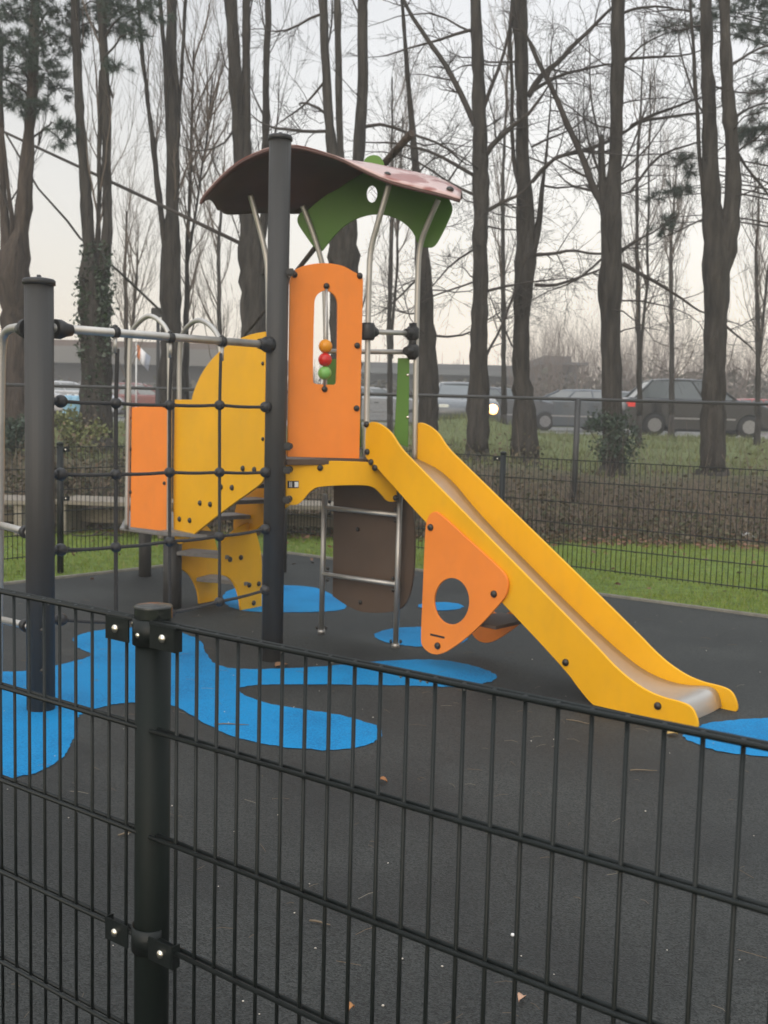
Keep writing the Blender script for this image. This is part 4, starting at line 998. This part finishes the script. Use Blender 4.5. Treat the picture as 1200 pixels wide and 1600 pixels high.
# ------------------------------------------------------------------ cars
def car(label, px, Y, heading, col, L=4.4, W=1.78, H=1.6, mpv=True, lit=False, one=False, group='cars parked and queuing beyond the trees'):
    c = atY(px, 650, Y); z0 = terr(c.x, Y)
    o = empty('car', (c.x, Y, z0), label, 'car', group, heading)
    paint = mat('car_paint', col, .25, .2, coat=.6)
    h = L / 2; bz = .98 if mpv else .9; wr = .32; fx = h - .85; rx_ = -h + .78
    def arch(cx): return [(cx + (wr + .06) * math.cos(t), .3 + (wr + .06) * math.sin(t)) for t in [math.pi - i * math.pi / 8 for i in range(9)]]
    out = [(-h + .05, .32)] + [(rx_ - wr - .06, .26)] + arch(rx_) + [(rx_ + wr + .1, .22), (fx - wr - .1, .22)] + arch(fx) + [(h - .12, .27), (h, .4), (h - .02, .62), (h - .14, .74), (h - .55, bz - .08), (h - 1.05, bz + .02), (-h + .1, bz + .04), (-h, bz - .15), (-h - .01, .5)]
    pl = Plane((0, 0), (1, 0)); pl.O = V((0, -W / 2, 0)); pl.a = V((1, 0, 0)); pl.n = V((0, -1, 0))
    body = link(plate_mesh('body', [out], pl, W, 0, .07), 'body', paint, o)
    # greenhouse: glass block with a roof and pillars
    b0, b1 = -h + .12, h - 1.12; t0, t1 = (-h + .72, h - 1.95) if mpv else (-h + .95, h - 2.05)
    wb, wt = W / 2 - .07, W / 2 - .26; zr_ = H - .06
    gb = MB(); 
    for z, a, b, w in ((bz - .02, b0, b1, wb), (zr_, t0, t1, wt)): gb.v += [V((a, -w, z)), V((b, -w, z)), V((b, w, z)), V((a, w, z))]
    gb.f = [(0, 1, 5, 4), (1, 2, 6, 5), (2, 3, 7, 6), (3, 0, 4, 7), (4, 5, 6, 7), (3, 2, 1, 0)]
    gb.build('window', GLASS, o, smooth=False, fix=True)
    rf_ = MB(); xm = (t0 + t1) / 2
    for x, z, w in ((t0 - .04, zr_ - .01, wt), (t0 + .2, zr_ + .035, wt * .99), (xm, zr_ + .06, wt), (t1 - .2, zr_ + .04, wt * .99), (t1 + .08, zr_ - .02, wt)):
        rf_.v += [V((x, -w - .02, z - .045)), V((x, -w * .8, z)), V((x, 0, z + .012)), V((x, w * .8, z)), V((x, w + .02, z - .045))]
    for i in range(4):
        for k in range(4): a = i * 5 + k; rf_.f.append((a, a + 1, a + 6, a + 5))
    r_ = rf_.build('roof', paint, o, fix=True); md = r_.modifiers.new('s', 'SOLIDIFY'); md.thickness = .04
    for s in (-1, 1):
        for f in (0, .36, .68, 1):
            pb = V((b0 + (b1 - b0) * f, s * wb, bz)); pt = V((t0 + (t1 - t0) * f, s * wt, zr_))
            MB().tube([pb, pt], .035 if f in (0, 1) else .028, 6).build('pillar', paint, o)
        for x in (rx_, fx):
            w_ = MB().lathe([(wr * .62, 0), (wr * .95, .0), (wr, .04), (wr, .16), (wr * .95, .2), (wr * .6, .2)], (x, s * (W / 2 - .01), wr), (0, -s, 0), 20).build('tyre', TYRE, o)
            MB().lathe([(wr * .62, -.004), (wr * .3, .02), (.03, .0)], (x, s * (W / 2 - .01), wr), (0, -s, 0), 10).build('rim', RIM, w_)
        for xa, xb in ((-.12, h - 1.22), (rx_ + wr + .1 if not mpv else rx_ + wr - .02, -.15)):
            dpl = Plane((0, 0), (1, 0)); dpl.O = V((0, s * (W / 2 + .003), 0)); dpl.a = V((1, 0, 0)); dpl.n = V((0, s, 0))
            dr_ = link(plate_mesh('door', [[(xa, .34), (xb, .34), (xb, bz - .03), (xa, bz - .03)]], dpl, .012, .004, .004), 'door', paint, o)
            MB().box((xa + .1, s * (W / 2 + .012), bz - .12), .17, .03, .035).build('door_handle', BLK, dr_, smooth=False, bevel=.006)
        hl = mat('headlight', (.8, .8, .75), .1)
        if lit and not (one and s < 0):
            hl.node_tree.nodes['Principled BSDF'].inputs['Emission Color'].default_value = (1, .50, .15, 1); hl.node_tree.nodes['Principled BSDF'].inputs['Emission Strength'].default_value = lit
        if lit and lit > 5 and not (one and s < 0): MB().lathe([(.16 * math.sin(a), -.16 * math.cos(a)) for a in [.2 + i * (math.pi - .4) / 8 for i in range(9)]], (h - .04, s * (W / 2 - .20), .62), (1, 0, 0), 16).build('headlight', hl, o)
        else: MB().box((h - .10, s * (W / 2 - .20), .68), .28, .32, .13 if not lit or lit < 10 else .2).build('headlight', hl, o, smooth=False, bevel=.03)
        tl = mat('tail_light', (.45, .015, .012), .2); tl.node_tree.nodes['Principled BSDF'].inputs['Emission Color'].default_value = (1, .05, .03, 1); tl.node_tree.nodes['Principled BSDF'].inputs['Emission Strength'].default_value = .35
        MB().box((-h + .1, s * (W / 2 - .07), bz - .08), .26, .16, .22).build('tail_light', tl, o, smooth=False, bevel=.03)
        MB().box((b1 - .25, s * (W / 2 + .09), bz + .04), .1, .18, .13).build('wing_mirror', paint, o, smooth=False, bevel=.03)
        MB().box((0, s * (W / 2 + .004), .52), L * .42, .03, .05).build('side_trim', RIM, o, smooth=False, bevel=.008)
    MB().box((-h - .012, 0, .62), .02, .5, .11).build('number_plate', mat('rear_plate', (.6, .5, .1), .4), o, smooth=False)
    MB().box((h + .005, 0, .45), .02, .5, .11).build('number_plate', WHITE, o, smooth=False)
    return o
car('black people carrier with red tail lights behind the right hand trunk', 1087, 31.0, -.03, (.010, .0115, .0135), L=4.3, H=1.66, lit=2.5)
car('car with one bright glowing headlight between two trunks', 719, 31.8, -math.pi / 2 + .03, (.10, .11, .12), H=1.45, mpv=False, lit=6, one=True)
car('grey car parked behind the trunks, right of the glowing headlight', 784, 37, .06, (.09, .10, .115), H=1.45)
car('blue grey hatchback with red tail lights, left of the black people carrier', 885, 37, math.pi * .93, (.07, .09, .11), H=1.45)
car('light grey car seen through the slide entrance', 585, 41, .1, (.28, .29, .30), H=1.45)
car('mid grey car just behind the tail of the black people carrier', 985, 40, .1, (.2, .21, .22), H=1.5)
car('pale grey car parked at the far left before the building', 20, 40, .1, (.35, .35, .36), H=1.45, mpv=False)
car('red car parked behind the hoop handrail', 222, 46, .05, (.16, .03, .025), H=1.5, mpv=False)
car('pale grey car parked behind the ivy clad trunk', 110, 44, .05, (.38, .39, .41), H=1.45)
car('red car at the far right edge', 1190, 46, .1, (.3, .04, .035), H=1.5, mpv=False)

# ------------------------------------------------------------------ buildings and clutter
def building(label, x0, x1, Y, ytop, yfas, ybase, wallc, fasc, roofc, seed):
    a = atY(x0, ytop, Y); b = atY(x1, ytop + (x1 - x0) * ROLL, Y); z1 = (a.z + b.z) / 2; zf_ = atY(x0, yfas, Y).z; g0 = .9
    o = empty('building', ((a.x + b.x) / 2, Y, g0), label, 'building', None, 0); ORG[o.name] = V(o.location)
    cx = (a.x + b.x) / 2; w = b.x - a.x
    MB().box((cx, Y + 6, (g0 + zf_) / 2), w, 12, zf_ - g0).build('wall', mat('dark_cladding', wallc, .6, var=.15, scale=.6, stretch=(4, 4, .2)), o, smooth=False)
    MB().box((cx, Y + 5.6, (zf_ + z1) / 2 + .002), w + .8, 13, z1 - zf_).build('fascia', mat('fascia', fasc, .6, var=.08, scale=.4), o, smooth=False)
    MB().box((cx, Y + 6.5, z1 + .25), w * .8, 10, .48).build('roof', mat('roof_sheet', roofc, .7, var=.1), o, smooth=False)
    n = max(3, int(w / 2.6))
    for i in range(n):
        x = a.x + (i + .5) * w / n
        f = MB().box((x, Y - .02, g0 + 1.5), w / n * .62, .12, 1.3).build('window', mat('window_frame', (.12, .12, .13), .4), o, smooth=False)
        MB().box((x, Y - .085, g0 + 1.5), w / n * .54, .02, 1.16).build('pane', GLASS, f, smooth=False)
    return o
building('long low dark building with a pale fascia behind the left trees', -120, 415, 62, 536, 562, 615, (.03, .03, .034), (.15, .145, .14), (.12, .085, .07), 1)
building('low dark building behind the trunks right of the tower', 520, 846, 72, 574, 582, 620, (.05, .055, .06), (.13, .14, .15), (.10, .105, .11), 2)
building('grey shed between the tall straight trunk and the crooked one', 850, 905, 66, 566, 570, 620, (.12, .13, .14), (.14, .15, .16), (.15, .155, .16), 3)
empty = _o
# slim pole behind the net
p = atY(247, 640, 24); z = terr(p.x, 24); t_ = atY(247, 492, 24)
po2 = empty('slim_pole', (p.x, 24, z), 'slim dark pole with a small box on top behind the net', 'pole')
MB().tube([V((p.x, 24, z - .2)), t_], .04, 8).build('pole', BLK, po2); MB().box(t_ + V((0, 0, .05)), .28, .2, .2).build('pole_box', BLK, po2, smooth=False, bevel=.02)
p = atY(216, 640, 42); z = terr(p.x, 42); fpo = empty('flag_pole', (p.x, 42, z), 'small flag on a thin pole in front of the long building', 'flag')
tp = atY(213, 535, 42); MB().tube([V((tp.x, 42, z)), tp], .03, 6).build('pole', WHITE, fpo)
for k, (c, a0, a1) in enumerate((((.75, .24, .06), 0, .26), ((.78, .78, .8), .26, .62), ((.30, .33, .40), .62, .9))):
    fb = MB()
    for i in range(6):
        f = a0 + (a1 - a0) * i / 5; w = .06 * math.sin(f * 9)
        fb.v += [tp + V((f * .62, w, -.05 - f * .55)), tp + V((f * .5, w + .05, -.55 - f * .62))]
    for i in range(5): fb.f.append((2 * i, 2 * i + 2, 2 * i + 3, 2 * i + 1))
    q = fb.build('flag_stripe', mat('flag_cloth', c, .8), fpo); md = q.modifiers.new('s', 'SOLIDIFY'); md.thickness = .01
for k, x in enumerate((108, 120)):
    p = atY(x, 642, 27); z = terr(p.x, 27); cr0 = empty('blue_barrel', (p.x, 27, z), ('pale blue plastic barrel, the left one of the pair left of the ivy clad trunk', 'pale blue plastic barrel, the right one of the pair left of the ivy clad trunk')[k], 'barrel', 'pale blue barrels')
    MB().lathe([(.15, 0), (.17, .05), (.16, .25), (.175, .28), (.16, .31), (.16, .5), (.175, .53), (.16, .56), (.17, .68), (.1, .72)], (p.x, 27, z), (0, 0, 1), 14).build('barrel_body', mat('barrel_blue', (.22, .42, .58), .4), cr0)
    MB().lathe([(.06, .715), (.06, .75)], (p.x, 27, z), (0, 0, 1), 10).build('barrel_lid', WHITE, cr0)

# ------------------------------------------------------------------ bits lying on the rubber
lr = random.Random(12)
def twig(px, py, L, a, lab, m=None, w=.003):
    p = ground(px, py); P = [p + V((math.cos(a) * L * (f - .5) - math.sin(a) * .06 * L * math.sin(f * 5), math.sin(a) * L * (f - .5) + math.cos(a) * .06 * L * math.sin(f * 5), .008)) for f in (0, .25, .5, .75, 1)]
    return tag(MB().tube(P, [w, w * 1.1, w, w * .8, w * .5], 6).build('fallen_twig', m or NEEDLIT, origin=p), lab, 'twig', 'fallen twigs on the rubber')
twig(362, 1134, .17, .1, 'pale twig lying on the large blue patch')
twig(1005, 1206, .12, .1, 'tan twig lying below the foot of the slide')
twig(905, 1130, .14, -.5, 'twig lying just left of the foot of the slide')
twig(500, 1445, .07, -.3, 'russet twig lying behind the near mesh fence at the bottom')
twig(765, 985, .12, .2, 'thin twig lying beside the orange triangle panel')
twig(925, 988, .22, -.1, 'long dark twig on the rubber right of the slide')
twig(205, 1304, .10, .6, 'short pale twig left of the near fence post')
def fleaf(px, py, s, lab, col):
    p = ground(px, py); b = MB()
    for i in range(7):
        t = i / 6; w = s * .45 * math.sin(math.pi * (t * .92 + .04)); z = .006 + .012 * math.sin(t * 3.1)
        b.v += [p + V((s * (t - .5), -w, z + .006)), p + V((s * (t - .5), 0, z)), p + V((s * (t - .5), w, z + .008))]
    for i in range(6):
        for k in range(2): a = 3 * i + k; b.f.append((a, a + 1, a + 4, a + 3))
    o = b.build('fallen_leaf', mat('dead_leaf', col, .7), origin=p); md = o.modifiers.new('s', 'SOLIDIFY'); md.thickness = .001
    o.rotation_euler.z = lr.uniform(0, 6); tag(o, lab, 'leaf', 'dead leaves on the rubber')
fleaf(597, 1224, .045, 'orange brown leaf on the rubber in the middle foreground', (.32, .13, .04))
fleaf(440, 1042, .10, 'brown leaf lying at the base of the tall post', (.22, .11, .05))
fleaf(815, 1567, .028, 'pinkish leaf lying near the bottom right', (.5, .3, .2))
fleaf(549, 1582, .02, 'tiny orange leaf at the bottom of the picture', (.4, .18, .06))
fleaf(1050, 1150, .06, 'yellowish leaf beside the foot of the slide', (.5, .32, .1))
br = MB(); a0 = ground(112, 842); a0.z = .03
for pts in ([(0, 0, .02), (.12, .03, -.0), (.35, .0, .03), (.6, .05, .02)], [(.35, 0, .03), (.45, -.12, .08), (.52, -.2, .06)], [(.22, .02, .01), (.3, .14, .05)]):
    br.tube(smooth3([a0 + V(q) for q in pts], 1), .008, 5)
tag(br.build('fallen_branch', TWIG, origin=a0), 'forked dark branch lying on the lawn behind the left fence', 'branch')
pw = ground(1168, 846); sc_ = MB(); lw_ = random.Random(9)
for j in range(5):
    for i in range(5): sc_.v.append(V((pw.x, pw.y, .06)) + V(((i - 2) * .035, (j - 2) * .025 + lw_.gauss(0, .012), lw_.uniform(0, .07))))
for j in range(4):
    for i in range(4): k_ = j * 5 + i; sc_.f.append((k_, k_ + 1, k_ + 6, k_ + 5))
so_ = sc_.build('paper_scrap', WHITE, origin=pw); md = so_.modifiers.new('s', 'SOLIDIFY'); md.thickness = .002
tag(so_, 'crumpled white paper scrap at the foot of the bank on the right', 'litter')
nl = MB()
for _ in range(230):
    y = lr.uniform(1.4, 8.5) ; x = lr.uniform(-.5, .5) * y; p = V((x, y, .006)); a = lr.uniform(0, 6.28); L = lr.uniform(.02, .09); k = lr.gauss(0, .09) * L
    nl.tube([p, p + V((math.cos(a) * L / 2 - math.sin(a) * k, math.sin(a) * L / 2 + math.cos(a) * k, .004)), p + V((math.cos(a) * L, math.sin(a) * L, 0))], .0007, 4, cap=False)
tag(nl.build('needle_litter', NEEDLIT), kind='stuff')
gt = MB()
for _ in range(150):
    y = lr.uniform(1.4, 8.5); x = lr.uniform(-.5, .5) * y; s = lr.uniform(.0018, .0045)
    gt.lathe([(s * .4, 0), (s, s * .3), (s * .8, s * .8), (s * .2, s)], (x, y, .002), (0, 0, 1), 6)
tag(gt.build('grit', mat('pale_grit', (.5, .46, .40), .8, var=.4, scale=3)), kind='stuff')
p = ground(801, 1463)
tag(MB().lathe([(.003, 0), (.0065, .003), (.0055, .008), (.002, .0095)], p, (0, 0, 1), 9).build('pebble', WHITE, origin=p), 'single white pebble on the rubber behind the near fence', 'pebble')

# ------------------------------------------------------------------ light
w = bpy.data.worlds.new('World'); sc.world = w; w.use_nodes = True
nt = w.node_tree; N = nt.nodes; L = nt.links
bg = N['Background']; out = N['World Output']
sky = N.new('ShaderNodeTexSky'); sky.sky_type = 'NISHITA'; sky.sun_disc = False
SE, SR = R(28), R(200)
sky.sun_elevation = SE; sky.sun_rotation = SR; sky.dust_density = 4; sky.air_density = 1.5
L.new(sky.outputs['Color'], bg.inputs['Color']); bg.inputs['Strength'].default_value = .05
tc = N.new('ShaderNodeTexCoord'); sp = N.new('ShaderNodeSeparateXYZ'); L.new(tc.outputs['Generated'], sp.inputs['Vector'])
nz = N.new('ShaderNodeTexNoise'); nz.inputs['Scale'].default_value = 1.7; nz.inputs['Detail'].default_value = 4
L.new(tc.outputs['Generated'], nz.inputs['Vector'])
ma = N.new('ShaderNodeMath'); ma.operation = 'MULTIPLY_ADD'; ma.inputs[1].default_value = .10; L.new(nz.outputs['Fac'], ma.inputs[0])
sb = N.new('ShaderNodeMath'); sb.operation = 'SUBTRACT'; sb.inputs[1].default_value = .05; L.new(sp.outputs['Z'], sb.inputs[0]); L.new(sb.outputs[0], ma.inputs[2])
rp = N.new('ShaderNodeValToRGB'); L.new(ma.outputs[0], rp.inputs['Fac'])
e = rp.color_ramp.elements
e[0].position = 0; e[0].color = (.90, .79, .66, 1); e[1].position = 1; e[1].color = (1.78, 1.84, 1.90, 1)
for p_, c_ in ((.06, (.86, .76, .655)), (.16, (.775, .71, .655)), (.28, (.69, .655, .63)), (.42, (.605, .585, .575)), (.6, (.98, 1.03, 1.06))):
    q = e.new(p_); q.color = (*c_, 1)
vm = N.new('ShaderNodeVectorMath'); vm.operation = 'DOT_PRODUCT'; vm.inputs[1].default_value = V((.26, .94, .22)).normalized(); L.new(tc.outputs['Generated'], vm.inputs[0])
mg = N.new('ShaderNodeMapRange'); mg.interpolation_type = 'SMOOTHSTEP'; mg.inputs['From Min'].default_value = .88; mg.inputs['From Max'].default_value = 1.0; mg.inputs['To Min'].default_value = 1.0; mg.inputs['To Max'].default_value = 1.28
L.new(vm.outputs['Value'], mg.inputs['Value'])
bg2 = N.new('ShaderNodeBackground'); L.new(rp.outputs['Color'], bg2.inputs['Color']); L.new(mg.outputs['Result'], bg2.inputs['Strength'])
ad = N.new('ShaderNodeAddShader'); L.new(bg.outputs[0], ad.inputs[0]); L.new(bg2.outputs[0], ad.inputs[1]); L.new(ad.outputs[0], out.inputs['Surface'])
sl = bpy.data.lights.new('Sun', 'SUN'); so = bpy.data.objects.new('Sun', sl); C.objects.link(so)
sl.energy = .8; sl.angle = R(50); sl.color = (1, .985, .96)
sdv = V((math.sin(SR) * math.cos(SE), math.cos(SR) * math.cos(SE), math.sin(SE)))
so.rotation_mode = 'QUATERNION'; so.rotation_quaternion = sdv.to_track_quat('Z', 'Y'); so.location = (0, -5, 12)
sc.view_settings.view_transform = 'Standard'; sc.view_settings.look = 'None'; sc.view_settings.exposure = 0; sc.view_settings.gamma = 1
# thin evening mist: one closed box of even density round everything
hz = MB().box((0, 55, 8), 224, 152, 18.5); ho_ = hz.build('haze', None, smooth=False, fix=True); ho_['kind'] = 'stuff'
hm = bpy.data.materials.new('mist'); hm.use_nodes = True; hn = hm.node_tree; hn.nodes.clear()
pv = hn.nodes.new('ShaderNodeVolumePrincipled'); pv.inputs['Color'].default_value = (.97, .97, .97, 1); pv.inputs['Density'].default_value = .0036
om = hn.nodes.new('ShaderNodeOutputMaterial'); hn.links.new(pv.outputs[0], om.inputs['Volume']); ho_.data.materials.append(hm)
sc.cycles.use_denoising = True
sc.cycles.max_bounces = 6
